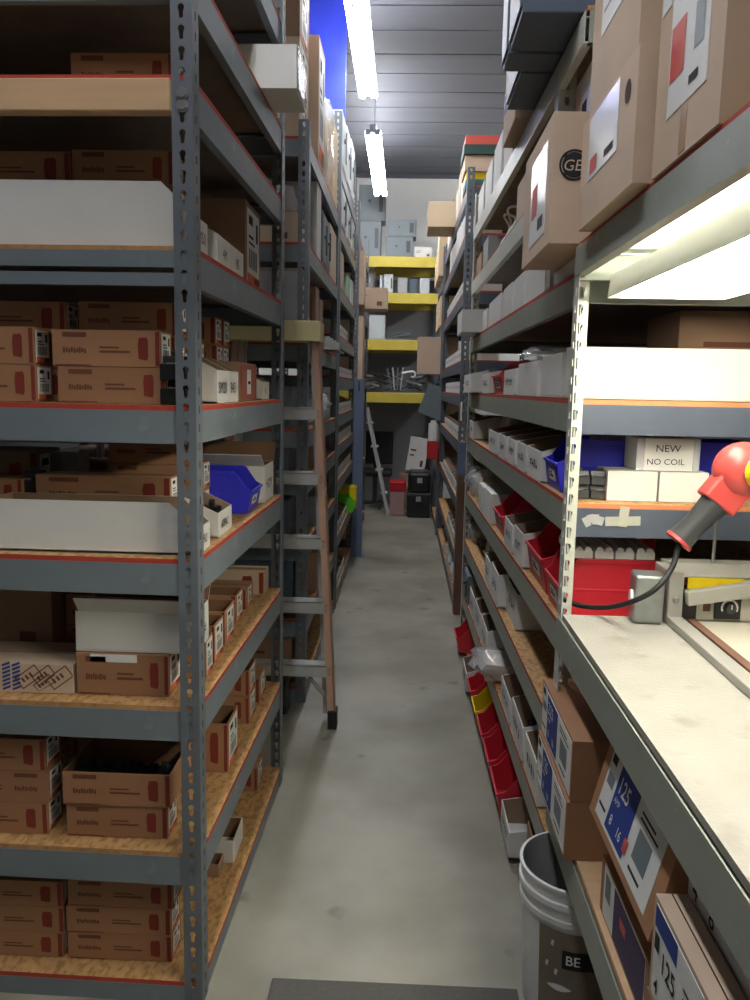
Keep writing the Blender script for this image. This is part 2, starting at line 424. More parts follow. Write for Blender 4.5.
rackA = rack('shelving_rack', 'near left blue-grey steel shelving rack with keyhole posts, full of brown cartons', -2.3, AX, AY0, AY1, ZA, 3.2, 1, 'post', 'steel', 'steel',
     {0: 'redge', 1: 'osb_edge', 2: 'osb_edge', 3: 'redge', 4: 'redge', 5: 'osb_edge', 6: 'redge', 7: 'redge', 8: 'redge'}, near=True, skip_front=(5, 6))
rackA.rotation_euler.z = -0.020; rackA.location = (AX-(AX*math.cos(.02)+AY0*math.sin(.02)), AY0-(-AX*math.sin(.02)+AY0*math.cos(.02)), 0)
# the timber front board of the sixth shelf and the two slim rails of the shelf below it
b = MB(); b.box(-2.29, AX-0.046, AY0-0.012, AY0+0.026, 2.126, 2.193); o = b.build('timber_board', ['pine'], rackA, bevel=0.003); o['label'] = 'bare pine board with knots used as a front beam'
for z in (1.840, 1.792):
    beam_mesh(1.82, 0.036 if z > 1.8 else 0.028).build('beam', ['steel'], rackA, (-2.29, AY0+0.004, z))
for z in (2.165, 2.140):
    b = MB(); b.cyl((AX-0.022, AY0-0.006, z), (AX-0.022, AY0+0.001, z), 0.010, n=6); b.cyl((AX-0.022, AY0-0.003, z), (AX-0.022, AY0+0.001, z), 0.014, n=18); b.build('bolt', ['bolt'], rackA)

ZB = [0.08, 0.42, 0.80, 1.12, 1.345, 1.75, 2.20, 2.66]
rackB = rack('shelving_rack', 'left blue-grey steel shelving rack standing behind the yellow-topped stepladder', -2.2, -0.455, 3.76, 5.40, ZB, 2.76, 1, 'post', 'steel', 'steel', {}, near=False,
     front_mats={})
ZCc = [0.10, 0.50, 0.90, 1.15, 1.36, 1.62, 1.90, 2.22, 2.62, 3.0]
rackC = rack('shelving_rack', 'left steel shelving rack furthest down the aisle, beyond the second post gap', -1.7, -0.45, 5.46, 7.15, ZCc, 3.35, 1, 'post', 'steel', 'steel', {}, near=False)

RXN, RXF = 0.430, 0.387
ZR = [0.02, 0.30, 0.63, 0.93, 1.265, 1.53, 1.855]
def RX(y): return RXN + (RXF-RXN)*(y-2.05)/2.9
rackR = rack('shelving_rack', 'right grey-green steel shelving rack beyond the workbench, crowded with parts bins', 0.402, 1.72, 2.05, 4.95, ZR, 2.72, -1, 'steel_w', 'steel_g', 'steel_g',
     {4: 'orange_edge', 5: 'orange_edge'}, near=True, short=1.86, front_mats={3: 'steel_d', 4: 'steel_d', 5: 'steel_d'})
rackR.rotation_euler.z = 0.0150; rackR.location = (0.0588, -0.006, 0)
for ua, ub, z in ((2.47, 4.94, 2.19), (2.15, 4.94, 2.50)):
    beam_mesh(ub-ua-.012).build('beam', ['steel_w'], rackR, (0.398, ub-.006, z-.012), -PI/2)
    beam_mesh(ub-ua-.012).build('beam', ['steel_g'], rackR, (1.71, ua+.006, z-.012), PI/2)
    beam_mesh(1.29).build('beam', ['steel_g'], rackR, (0.41, ua+.004, z-.012))
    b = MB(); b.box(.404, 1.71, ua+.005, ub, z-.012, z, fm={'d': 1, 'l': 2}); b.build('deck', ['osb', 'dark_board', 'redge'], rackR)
post_mesh(1, 1, .64, KEYL, SLOT).build('post', ['steel_w'], rackR, (.402, 2.475, 1.858))
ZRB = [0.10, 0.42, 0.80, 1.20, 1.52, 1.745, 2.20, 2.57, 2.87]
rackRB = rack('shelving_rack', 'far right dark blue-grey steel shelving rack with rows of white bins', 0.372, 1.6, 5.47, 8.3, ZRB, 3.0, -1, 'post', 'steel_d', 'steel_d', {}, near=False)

# workbench bay: bench top, lower shelf, upper shelf, carried by its own posts
bench = thing('workbench', 'long worn white workbench bay in grey-green steel at right foreground', 'workbench', (0, 0, 0))
BX0, BX1, BY0, BY1 = 0.402, 1.55, -0.45, 2.0
for cy, sy in ((BY1, -1), (BY0, 1)):
    for cx, sx in ((BX0, 1), (BX1, -1)):
        z0 = 0.80 if (cx == BX0 and cy == BY1) else 0.0      # the far aisle corner hangs on the neighbouring rack's post
        post_mesh(sx, sy, 1.90-z0, KEY, SLOT, w1=0.036).build('post', ['steel_w'], bench, (cx, cy, z0))
b = MB(); b.box(BX0+0.004, BX1, BY0, BY1-0.052, 0.9865, 1.0); b.build('bench_top', ['benchtop'], bench)
b = MB(); b.box(BX0+0.004, BX1-0.004, BY0+0.004, BY1-0.004, 0.505, 0.52); o = b.build('lower_shelf', ['pine'], bench)
b = MB(); b.box(BX0+0.004, BX1-0.004, BY0+0.004, BY1-0.004, 1.888, 1.90, fm={'l': 1, 'd': 2}); b.build('upper_shelf', ['osb', 'redge', 'lampw'], bench)
for z in (0.986, 0.507, 1.888):
    for (cx, r) in ((BX0-0.002, -PI/2), (BX1+0.002, PI/2)):
        beam_mesh(BY1-BY0-0.012, 0.085 if z < 1.5 else 0.066).build('beam', ['steel_g'], bench, (cx, BY1-0.006 if r < 0 else BY0+0.006, z), r)
    beam_mesh(BX1-BX0-0.012, 0.075).build('beam', ['steel_g'], bench, (BX1-0.006, BY1-0.002, z), PI)
# bench lamp under the upper shelf
lamp = thing('bench_light', 'bright white twin-tube shop light under the shelf above the workbench', 'light fixture', (0.61, 1.32, 1.785))
Lh = 0.64
b = MB(); b.prism([(-0.045, 0.012), (0.045, 0.012), (0.045, 0.042), (-0.045, 0.042)], lambda u, v, w: (u, w, v), -Lh, Lh)
b.build('housing', ['lampw'], lamp)
for s in (-1, 1):
    b = MB(); b.prism([(s*0.137, -0.016), (s*0.134, -0.016), (s*0.127, 0.036), (s*0.131, 0.036)], lambda u, v, w: (u, w, v), -Lh, Lh)
    for q in range(6):
        yq = -Lh + 0.02 + q*(2*Lh-0.05)/5
        b.box(min(s*0.045, s*0.130), max(s*0.045, s*0.130), yq, yq+0.012, 0.026, 0.031)
    b.build('reflector', ['lampw'], lamp)
for s in (-1, 1):
    b = MB(); b.prism([(-0.136, -0.016), (0.136, -0.016), (0.130, 0.037), (-0.130, 0.037)], lambda u, v, w: (u, w, v), s*Lh-0.003, s*Lh+0.003); b.build('end_plate', ['lampw'], lamp)
    b = MB(); b.cyl((s*0.06, -Lh+0.02, 0.0), (s*0.06, Lh-0.02, 0.0), 0.016, n=10); b.build('lamp_tube', ['btube'], lamp)
    b = MB(); b.cyl((0, s*0.5, 0.042), (0, s*0.5, 0.1), 0.003, n=6); b.build('hanging_wire', ['bolt'], lamp)

# back rack with yellow beams
backr = thing('pallet_rack', 'yellow-beamed storage rack against the back wall at the end of the aisle', 'shelving rack', (0, 0, 0))
for x in (-1.25, 0.36):
    for y in (10.0, 10.75):
        b = MB(); b.box(x, x+0.07, y, y+0.06, 0, 3.3); b.build('post', ['steel_d'], backr)
for z in (1.49, 2.13, 2.69, 3.12):
    for y in (9.965, 10.81):
        b = MB(); b.box(-1.24, 0.42, y, y+0.035, z-0.125, z); b.build('beam', ['yellow'], backr, bevel=0.004)
    b = MB(); b.box(-1.18, 0.36, 10.0, 10.81, z-0.02, z-0.002); b.build('deck', ['dark_board'], backr)
b = MB(); b.box(-1.18, 0.36, 10.82, 10.83, 0.0, 2.95); b.build('back_panel', ['wall_dark'], backr)

# column at the end of the left racks
col = thing('column', 'blue-grey steel upright standing at the end of the left racks', 'column', (-0.41, 7.22, 0))
b = MB(); b.box(-0.045, 0.045, 0, 0.09, 0.006, 1.62); b.box(-0.07, 0.07, -0.02, 0.11, 0, 0.006); b.build('shaft', ['column'], col)
b = MB(); b.tube([(0.0, -0.006, 1.60), (0.0, -0.03, 1.575), (0.0, -0.03, 1.54), (0.0, -0.008, 1.52)], 0.006, 6); b.build('hook', ['rubber'], col)
# guard post at the corner of the far right rack
g = thing('corner_guard', 'tall post guard, blue above and rusty brown below, at right rack corner', 'post guard', (0.372, 5.40, 0))
b = MB(); b.box(0.0, 0.10, 0, 0.05, 0, 0.97); b.build('lower_board', ['rust'], g, bevel=0.006)
b = MB(); b.box(0.0, 0.10, 0, 0.05, 0.97, 1.20); b.build('upper_board', ['column'], g, bevel=0.006)
# rubber mat
b = MB(); b.box(-0.31, 0.33, 1.0, 1.895, 0, 0.012); o = b.build('floor_mat', ['mat'], bevel=0.004); props(o, 'grey ribbed rubber mat lying on the concrete at the bottom edge', 'mat')
# ------------------------------------------------------------------ builders for the goods
def fx(face, w, d):
    if face == 'front': return lambda u, v, o=0.0008: (-w/2+u, -d/2-o, v)
    if face == 'back': return lambda u, v, o=0.0008: (w/2-u, d/2+o, v)
    if face == 'right': return lambda u, v, o=0.0008: (w/2+o, -d/2+u, v)
    if face == 'left': return lambda u, v, o=0.0008: (-w/2-o, d/2-u, v)
def quad(b, f, u0, v0, u1, v1, mi, o=0.0008):
    b.face([f(u0, v0, o), f(u1, v0, o), f(u1, v1, o), f(u0, v1, o)], mi)
def slab(b, f, u0, v0, u1, v1, mi, o=0.0008):
    """a thin sheet with an edge"""
    i = len(b.v)
    for oo in (0.0, o):
        b.v += [f(u0, v0, oo), f(u1, v0, oo), f(u1, v1, oo), f(u0, v1, oo)]
    for q in ((4, 5, 6, 7), (0, 1, 5, 4), (1, 2, 6, 5), (2, 3, 7, 6), (3, 0, 4, 7), (3, 2, 1, 0)):
        b.f.append(tuple(i+k for k in q)); b.m.append(mi)
CM = ['card', 'redink', 'brownink', 'gap', 'tape', 'card_in']
def ship_label(parent, f, u0, v0, u1, v1, colour=True):
    """white barcode sticker: paper, figures, bars and a coloured foot"""
    b = MB(); slab(b, f, u0, v0, u1, v1, 0, 0.001); w, h = u1-u0, v1-v0
    quad(b, f, u0+w*.12, v0+h*.80, u0+w*.45, v0+h*.92, 1, 0.0014)
    quad(b, f, u0+w*.72, v0+h*.62, u0+w*.88, v0+h*.88, 1, 0.0014)
    quad(b, f, u0+w*.12, v0+h*.62, u0+w*.5, v0+h*.66, 1, 0.0014); quad(b, f, u0+w*.12, v0+h*.54, u0+w*.6, v0+h*.57, 1, 0.0014)
    x = u0+w*.14
    k = 0
    while x < u0+w*.84:
        ww = w*(.025 if k % 3 else .05); quad(b, f, x, v0+h*.22, x+ww, v0+h*.48, 1, 0.0014); x += ww*2; k += 1
    if colour: quad(b, f, u0, v0, u1, v0+h*.14, 2, 0.0013); quad(b, f, u0+w*.55, v0, u1, v0+h*.12, 3, 0.0015)
    return b.build('label', ['paper', 'ink', 'orange_ink', 'redink'], parent)
def carton(label, w, d, h, loc, rz=0, group=None, tone='card', style='S', lab=('right',), opened=False, flip=False, cat='carton', name='carton', tilt=0, rim=0.0):
    t = thing(name, label, cat, loc, rz, group, ry=tilt)
    b = MB(); e = 0.0006
    if not opened:
        b.box(-w/2, w/2, -d/2, d/2, 0, h)
        b.box(-w/2, w/2, -0.0012, 0.0012, h, h+0.0007, 3)
        if style != 'P0': b.box(-w/2-e, w/2+e, -0.022, 0.022, h*0.72, h+e, 4) if False else b.box(-w/2+0.002, w/2-0.002, -0.02, 0.02, h, h+e, 4)
    else:
        tk = 0.004
        b.box(-w/2, w/2, -d/2, d/2, 0, tk)
        b.box(-w/2, w/2, -d/2, -d/2+tk, tk, h, fm={'b': 5}); b.box(-w/2, w/2, d/2-tk, d/2, tk, h, fm={'f': 5})
        b.box(-w/2, -w/2+tk, -d/2+tk, d/2-tk, tk, h, fm={'r': 5}); b.box(w/2-tk, w/2, -d/2+tk, d/2-tk, tk, h, fm={'l': 5})
    for face in ('front', 'right', 'left', 'back'):
        L_ = w if face in ('front', 'back') else d
        f = fx(face, w, d)
        if style == 'S' and face in ('front', 'back'):
            g = (lambda a, c: (L_-c, L_-a)) if flip else (lambda a, c: (a, c))
            a, c = g(L_*.80, L_*.89); k = h*.5
            b.face([f(a, h*.22), f(c-L_*.01, h*.18), f(c, h*.28), f(c, h*.74), f(c-L_*.015, h*.82), f(a+L_*.005, h*.80), f(a-L_*.006, h*.6)], 1)
            a, c = g(L_*.955, L_*.995); quad(b, f, a, h*.04, c, h*.97, 1)
            a, c = g(L_*.10, L_*.32); quad(b, f, a, h*.80, c, h*.93, 2)
            for q in range(9):
                aa = a + (c-a)*q/9; quad(b, f, aa, h*.36+(q % 2)*h*.02, aa+(c-a)*.085, h*.52-(q % 3)*h*.02, 2)
            a, c = g(L_*.44, L_*.62); quad(b, f, a, h*.50, c, h*.55, 2)
            a, c = g(L_*.44, L_*.72); quad(b, f, a, h*.38, c, h*.44, 2)
            quad(b, f, L_*.02, h*.02, L_*.36, h*.045, 1)
        elif style == 'P' and face in ('front', 'back'):
            quad(b, f, L_*.1, h*.6, L_*.4, h*.66, 2); quad(b, f, L_*.1, h*.45, L_*.32, h*.5, 2)
            quad(b, f, L_*.7, h*.15, L_*.85, h*.35, 2)
    b.build('body', [tone]+CM[1:], t, bevel=0.002)
    if opened and rim:
        fl = MB(); T = Tr(0, d/2-0.002, h) @ Rot('X', -rim); fl.box(-w/2, w/2, 0, 0.003, 0, d*0.45, fm={'f': 1}, T=T); fl.build('flap', [tone, 'card_in'], t)
        fl = MB(); T = Tr(0, -d/2+0.002, h) @ Rot('X', rim*1.4); fl.box(-w/2+0.01, w/2, -0.003, 0, 0, d*0.4, fm={'b': 1}, T=T); fl.build('flap', [tone, 'card_in'], t)
    for face in lab:
        L_ = d if face in ('right', 'left') else w
        lw = min(L_*.78, h*.8); ship_label(t, fx(face, w, d), L_/2-lw/2, h*.08, L_/2+lw/2, h*.94)
    return t
def scribble(b, f, w, h, mi, k=4, seed=None):
    r = random.Random(seed)
    cw = w*.6/k
    for q in range(k):
        u = w*.2+q*cw; v = h*.38
        for _ in range(3):
            a = u+r.random()*cw*.5; c = v+r.random()*h*.22
            if r.random() < .5: quad(b, f, a, v, a+max(.0016, cw*.14), v+h*.28, mi, 0.001)
            else: quad(b, f, u, c, u+cw*.7, c+max(.0014, h*.05), mi, 0.001)
def card_bin(label, w, d, h, hf, loc, rz, group=None, ch=0.35, seed=0, tone='white_card', inn='white_in', cat='parts bin', txt=None, mark=True, parts=True):
    """open cardboard shelf bin with a low front and cut-away sides"""
    t = thing('card_bin', label, cat, loc, rz, group)
    tk = min(0.004, w*.06); b = MB()
    b.box(-w/2, w/2, -d/2, d/2, 0, tk)
    b.box(-w/2, w/2, d/2-tk, d/2, tk, h, fm={'f': 1})
    prof = [(-d/2, 0.0), (d/2-tk, 0.0), (d/2-tk, h), (-d/2+ch*d, h), (-d/2, hf)]
    b.prism(prof, lambda u, v, q: (q, u, v+0.0001), -w/2, -w/2+tk, 0, mia=0, mib=1)
    b.prism(prof, lambda u, v, q: (q, u, v+0.0001), w/2-tk, w/2, 0, mia=1, mib=0)
    b.build('tray', [tone, inn], t)
    b = MB(); b.box(-w/2+tk, w/2-tk, -d/2, -d/2+tk, tk, hf, fm={'b': 1})
    if mark and not txt: scribble(b, fx('front', w-2*tk, d), w-2*tk, hf, 2, seed=seed+hash(label) % 99 if False else seed)
    f = fx('front', w, d)
    if txt:
        sz = min(hf*.5, w*.8/len(txt)/.62); b.text(txt, sz, lambda u, v: f(w*.5-len(txt)*sz*.31+u, hf*.3+v, 0.001), 2)
    b.build('front_panel', [tone, inn, 'ink'], t)
    return t
def plastic_bin(label, colour, w, d, h, loc, rz, group=None, tag_=True, cat='plastic bin', top=None):
    """stack-and-hang bin with hopper front"""
    t = thing('plastic_bin', label, cat, loc, rz, group)
    tk = 0.0035; b = MB(); hf = h*.55; fo = d*.06
    b.box(-w/2+.006, w/2-.006, -d/2+fo, d/2, 0, tk)
    b.box(-w/2, w/2, d/2-tk, d/2, tk, h)
    if top: fo = min(fo, .014)
    k0, k1, k2 = (-d*.18, -d*.24, -d*.40) if top is None else (-d/2+top, -d/2+top*.82, -d/2+top*.3)
    prof = [(-d/2+fo, 0), (d/2-tk, 0), (d/2-tk, h), (k0, h), (k1, h*.96), (k2, hf+.01), (-d/2, hf)]
    b.prism(prof, lambda u, v, q: (q, u, v), -w/2, -w/2+tk); b.prism(prof, lambda u, v, q: (q, u, v), w/2-tk, w/2)
    b.prism([(-d/2+fo, 0), (-d/2+fo+tk, 0), (-d/2+tk, hf), (-d/2, hf)], lambda u, v, q: (q, u, v), -w/2+tk, w/2-tk)
    b.box(-w/2-.004, -w/2, k0, d/2, h-.012, h); b.box(w/2, w/2+.004, k0, d/2, h-.012, h)
    b.box(-w/2-.002, -w/2, k1, d/2, h*.48, h*.52); b.box(w/2, w/2+.002, k1, d/2, h*.48, h*.52)
    b.box(-w/2, w/2, -d/2-.004, -d/2+.002, hf-.008, hf)
    b.build('body', [colour], t, bevel=0.0012)
    if tag_:
        b = MB(); k = fo/hf
        f = lambda u, v, o=0.001: (-w*.22+u, -d/2+fo-k*v-o, v)
        slab(b, f, 0, hf*.3, w*.44, hf*.68, 0, 0.001); quad(b, f, w*.06, hf*.42, w*.34, hf*.5, 1, 0.0015); quad(b, f, w*.06, hf*.54, w*.26, hf*.6, 1, 0.0015)
        b.build('label', ['paper', 'ink'], t)
    return t
def breaker(label, loc, rz=0, group=None, s=1.0, rx=0, ry=0, tone='black_pl', w=0.026, cat='circuit breaker'):
    """moulded-case breaker: stepped block, toggle and terminal screws"""
    t = thing('circuit_breaker', label, cat, loc, rz, group, rx, ry)
    b = MB(); L_, hh = 0.085*s, 0.058*s; w *= s
    b.prism([(-L_/2, 0), (L_/2, 0), (L_/2, hh*.62), (L_*.28, hh*.66), (L_*.22, hh*.95), (-L_*.22, hh*.95), (-L_*.28, hh*.66), (-L_/2, hh*.62)], lambda u, v, q: (q, u, v), -w/2, w/2)
    for e in (-1, 1): b.cyl((0, e*L_*.39, hh*.63), (0, e*L_*.39, hh*.68), w*.26, n=8, mi=1)
    b.build('case', [tone, 'bolt'], t)
    b = MB(); T = Tr(0, 0, hh*.94) @ Rot('X', 0.5); b.box(-w*.2, w*.2, -.006*s, .006*s, 0, .016*s, T=T); b.build('toggle', ['dgrey_pl'], t)
    return t
def enclosure(label, w, d, h, loc, rz=0, group=None, tone='encl', cat='electrical enclosure', latch=True, holes=2, dark=False):
    """sheet steel electrical box with a door, latch and knockouts"""
    t = thing('electrical_enclosure', label, cat, loc, rz, group)
    b = MB(); b.box(-w/2, w/2, -d/2, d/2, 0, h); f = fx('front', w, d)
    fr = fx('right', w, d); fl = fx('left', w, d)
    for q in range(holes):
        for ff in (fr, fl):
            cx, cz = d*(.3+.4*q/max(1, holes-1)), h*.5; r = min(d, h)*.12
            b.face([ff(cx+r*math.cos(a*PI/6), cz+r*math.sin(a*PI/6)) for a in range(12)], 1)
    b.build('body', [tone, 'dgrey_pl'], t, bevel=0.003)
    b = MB(); b.box(-w*.46, w*.46, -d/2-.006, -d/2, h*.05, h*.95); b.build('door', [tone], t, bevel=0.002)
    if latch:
        b = MB(); b.box(w*.26, w*.40, -d/2-.014, -d/2-.006, h*.25, h*.8); b.build('cover_plate', ['dgrey_pl'], t)
        b = MB(); b.cyl((-w*.1, -d/2-.006, h*.55), (-w*.1, -d/2-.016, h*.55), min(w, h)*.05, n=12); b.build('latch', ['black_pl'], t)
    return t
def lump(b, c, r, mi=0, seed=0, n=14, m=9, sq=(1, 1, 1), amp=0.18):
    """a closed crumpled blob (bagged goods)"""
    rn = random.Random(seed); i = len(b.v)
    ph = [rn.random()*6 for _ in range(6)]
    for a in range(m+1):
        th = PI*a/m
        for k in range(n):
            p = 2*PI*k/n
            q = 1 + amp*(math.sin(3*p+ph[0]+2*th)*math.sin(2*th+ph[1]) + .5*math.sin(7*p+ph[2])*math.sin(5*th+ph[3]))
            if a in (0, m): q = 1
            # squarish cross-section
            cx, sx = math.cos(p), math.sin(p); sc = 1/max(abs(cx), abs(sx))**.6
            b.v.append((c[0]+r*sq[0]*q*math.sin(th)**.7*cx*sc, c[1]+r*sq[1]*q*math.sin(th)**.7*sx*sc, c[2]+r*sq[2]*(q*math.cos(th))))
    for a in range(m):
        for k in range(n):
            b.f.append((i+a*n+k, i+(a+1)*n+k, i+(a+1)*n+(k+1) % n, i+a*n+(k+1) % n)); b.m.append(mi)
def bag(label, w, d, h, loc, rz=0, tone='film', inner=None, seed=1, cat='plastic bag', band=None):
    t = thing('plastic_bag', label, cat, loc, rz)
    b = MB(); lump(b, (0, 0, h/2), h/2, seed=seed, sq=(w/h, d/h, 1)); 
    z = min(v[2] for v in b.v); b.v = [(x, y, v-z+.001) for x, y, v in b.v]
    b.build('bag', [tone], t, smooth=True)
    if inner:
        b = MB(); b.box(-w*.32, w*.32, -d*.32, d*.32, .004, h*.72); b.build('contents', [inner], t, bevel=.004)
    if band:
        b = MB(); b.box(-w*.36, w*.36, -d*.52, -d*.505, h*.62, h*.82); b.build('printed_band', [band], t)
    return t
def corner_text(parent, f, txts, name='print', mats=('ink',)): pass
# ------------------------------------------------------------------ near left rack: goods on the near (camera) side
NL = 'near left rack'
SH = ['bottom shelf', 'second shelf up', 'third shelf up', 'fourth shelf up', 'eye-level shelf', 'white-tray shelf', 'timber-fronted shelf', 'shelf above the timber board', 'highest shelf']
POS = {1: ['single'], 2: ['lower', 'upper'], 3: ['bottom', 'middle', 'top'], 4: ['bottom', 'lower middle', 'upper middle', 'top']}
def stackA(lv, px0, px1, ytop, n, where, Yf=1.85, depth=0.09, tone='card', group=None, lab=('right',), h=None, xend=None):
    z = ZA[lv]; pm = (px0+px1)/2
    zt = un(pm, ytop, y=Yf).z if ytop is not None else z + n*h
    hh = (zt-z)/n
    x0 = un(px0, ytop or 500, y=Yf).x; x1 = un(px1, ytop or 500, y=Yf).x if xend is None else xend
    out = []
    for k in range(n):
        j = random.uniform(-.006, .006)
        out.append(carton(f'{POS[n][k]} red-marked brown carton {where}', x1-x0-.004, depth, hh-.0015, ((x0+x1)/2+j, Yf+depth/2, z+k*hh), 0, group, tone, 'S', lab, flip=(k % 2 == 1 and lv == 1)))
    return out
stackA(0, 66, 172, 881, 3, 'in the right-hand stack on the bottom shelf', Yf=1.87)
stackA(0, -45, 63, 880, 3, 'in the left-hand stack on the bottom shelf', Yf=1.87)
stackA(1, -60, 47, 738, 3, 'in the left stack of the second shelf up', Yf=1.86)
stackA(1, 66, 168, 806, 1, 'under the open carton of the second shelf up', Yf=1.86)
zz = un(120, 806, y=1.86).z
x0, x1 = un(62, 780, y=1.855).x, un(170, 780, y=1.855).x
oc = carton('open brown carton filled with black parts, near end of the second shelf up', x1-x0, .20, un(120, 773, y=1.86).z-zz, ((x0+x1)/2, 1.855+.10, zz), 0, None, 'card', 'S', (), opened=True)
for q in range(6):
    breaker('black circuit breaker packed in the open carton of the second shelf', (x0+.03+q*.042, 1.93, zz+.006), 0, 'breakers in the open carton', 1.15, w=.03)
# second row behind, second shelf
stackA(1, 66, 175, None, 2, 'behind the open carton on the second shelf up', Yf=2.08, h=.078)
# third shelf: shipping box with blue stripes, open carton, white box on top
x0, x1 = un(-35, 650, y=1.86).x, un(72, 650, y=1.86).x; z = ZA[2]; h = un(40, 665, y=1.86).z-z
t = carton('kraft shipping box with blue stripes and slanted grey print, third shelf up', x1-x0, .17, h, ((x0+x1)/2, 1.945, z), 0, None, 'card2', 'P0', ())
f = fx('front', x1-x0, .17); b = MB(); w = x1-x0
for q in range(7):
    u = w*.40 + (q % 2)*.02
    for s in range(2):
        b.face([f(w*.34+s*.025, h*q/7.2+.004), f(w*.34+.02+s*.025, h*q/7.2+.012), f(w*.34+.02+s*.025, h*q/7.2+.018), f(w*.34+s*.025, h*q/7.2+.010)], 0)
b.build('blue_stripes', ['blueink'], t)
b = MB()
for (cu, cv, a, c) in ((w*.58, h*.56, .030, .016), (w*.72, h*.62, .026, .014), (w*.72, h*.33, .024, .012), (w*.87, h*.56, .030, .016)):
    for dx in (-1, 1):
        T = lambda p, q: f(cu+p*.8+q*.6, max(.004, cv+p*.6-q*.8))
        b.face([T(-a, dx*c), T(a, dx*c), T(a, dx*c+.003), T(-a, dx*c+.003)], 0)
        b.face([T(dx*a, -c), T(dx*a+.003, -c), T(dx*a+.003, c), T(dx*a, c)], 0)
    for q in range(3): b.face([T(-a*.6+q*a*.4, -c*.4), T(-a*.6+q*a*.4+.006, -c*.4), T(-a*.6+q*a*.4+.006, c*.4), T(-a*.6+q*a*.4, c*.4)], 0)
b.build('grey_print', ['brownink'], t)
x0, x1 = un(76, 655, y=1.86).x, un(168, 655, y=1.86).x
h2 = un(120, 655, y=1.86).z-z
t = carton('brown carton with torn flap and white tape under the long white box', x1-x0, .11, h2, ((x0+x1)/2, 1.917, z), 0, None, 'card', 'S', ('right',))
f = fx('front', x1-x0, .11); b = MB(); slab(b, f, .035, h2*.80, .15, h2*.985, 0); b.build('white_tape', ['paper'], t)
x0, x1 = un(75, 620, y=1.87).x, AX-.025
hb = un(120, 612, y=1.87).z
zb = z+h2+.002
t = carton('long white open cardboard box lying across a brown carton, third shelf up', x1-x0, .13, hb-zb, ((x0+x1)/2, 1.935, zb), 0, None, 'white_card', 'P0', (), opened=True, rim=0.5)
f = fx('right', x1-x0, .13); b = MB(); b.text('B5#', .04, lambda u, v: f(.035+u, .03+v, .001), 0); b.build('marker_text', ['ink'], t)
x0, x1 = un(-60, 610, y=2.05).x, un(50, 610, y=2.05).x
carton('dim grey-brown carton in the dark behind the striped shipping box', x1-x0, .2, .26, ((x0+x1)/2, 2.16, z), 0, None, 'card3', 'P', ())
stackA(2, 60, 130, None, 2, 'behind the long white box, third shelf up', Yf=2.13, h=.09)
# fourth shelf: long white bin across the front, cartons behind
zf = ZA[3]
x0, x1 = un(-12, 500, y=1.85).x, AX-.012
card_bin('long white cardboard bin lying across the near end of the fourth shelf up', .118, x1-x0, un(100, 502, y=1.85).z-zf, .062, ((x0+x1)/2, 1.85+.059, zf), PI/2, ch=.14, txt='6PR2')
ya, yb = un(214, 530, x=AX-.015).y, un(238, 530, x=AX-.015).y
ya = 2.072
bw = .165
card_bin('white cardboard bin full of black breakers beside the long white bin', bw, .36, .115, .065, (AX-.015-.18, ya+bw/2, zf), PI/2, ch=.3, txt='60PA2')
for q in range(8):
    breaker('black circuit breaker standing in the white bin behind the near left post', (AX-.05-.037*q, ya+bw/2, zf+.006), 0, 'breakers in the white bin', 1.2, w=.03)
stackA(3, 36, 172, 476, 2, 'behind the long white bin, right stack of the fourth shelf', Yf=1.974)
stackA(3, -70, 20, 478, 2, 'behind the long white bin, left stack of the fourth shelf', Yf=1.974)
carton('dark carton with white label in the back row of the fourth shelf', .42, .16, .20, (un(20, 460, y=2.3).x-.16, 2.38, zf), 0, None, 'card3', 'S', ('right',))
xb = un(29, 490, y=1.99).x
for k in range(3): breaker(f'{POS[3][k]} dusty black breaker in the pile between the two fourth-shelf carton stacks', (xb, 2.03, zf+.001+k*.058), 0, None, 1.0, w=.04)
t = thing('glass_insulator', 'clear plastic cover standing in the dark back of the fourth shelf', 'plastic cover', (un(53, 460, y=2.3).x, 2.42, zf))
b = MB(); b.box(-.045, .045, -.04, .04, 0, .004); b.box(-.045, -.042, -.04, .04, .004, .19); b.box(.042, .045, -.04, .04, .004, .19); b.box(-.042, .042, .037, .04, .004, .19); b.box(-.045, .045, -.04, .04, .19, .194); b.build('shell', ['film'], t)
t = carton('brown carton carrying loose white brackets at back of the fourth shelf', .26, .1, .155, (un(85, 470, y=2.25).x, 2.60, zf), 0, None, 'card', 'S', ())
for k in range(4):
    t = thing('bracket', 'loose white plastic bracket lying on the carton at the back', 'bracket', (un(85, 470, y=2.25).x-.08+.045*k, 2.58, zf+.157), .2*k-.3, 'loose white brackets')
    b = MB(); b.box(-.006, .006, -.012, .012, 0, .05); b.box(-.006, .018, -.012, .012, .05, .058); b.build('angle', ['white_pl'], t)
bag('small clear bag resting beside the white brackets on the fourth shelf', .07, .07, .05, (un(85, 470, y=2.25).x+.09, 2.60, zf+.157), seed=4)
# eye level shelf
stackA(4, -70, 34, 326, 2, 'in the left front stack of the eye-level shelf', Yf=1.85)
stackA(4, 53, 163, 330, 2, 'in the right front stack of the eye-level shelf', Yf=1.85)
stackA(4, -50, 67, 301, 3, 'in the left back stack of the eye-level shelf', Yf=1.96)
stackA(4, 76, 176, 302, 3, 'in the right back stack of the eye-level shelf', Yf=1.96)
for k in range(2):
    breaker(f'{["lower", "upper"][k]} black breaker of the pair tucked behind the post on the eye-level shelf', (-.535, 1.885, ZA[4]+.001+k*.056), 0, None, .98, w=.06)
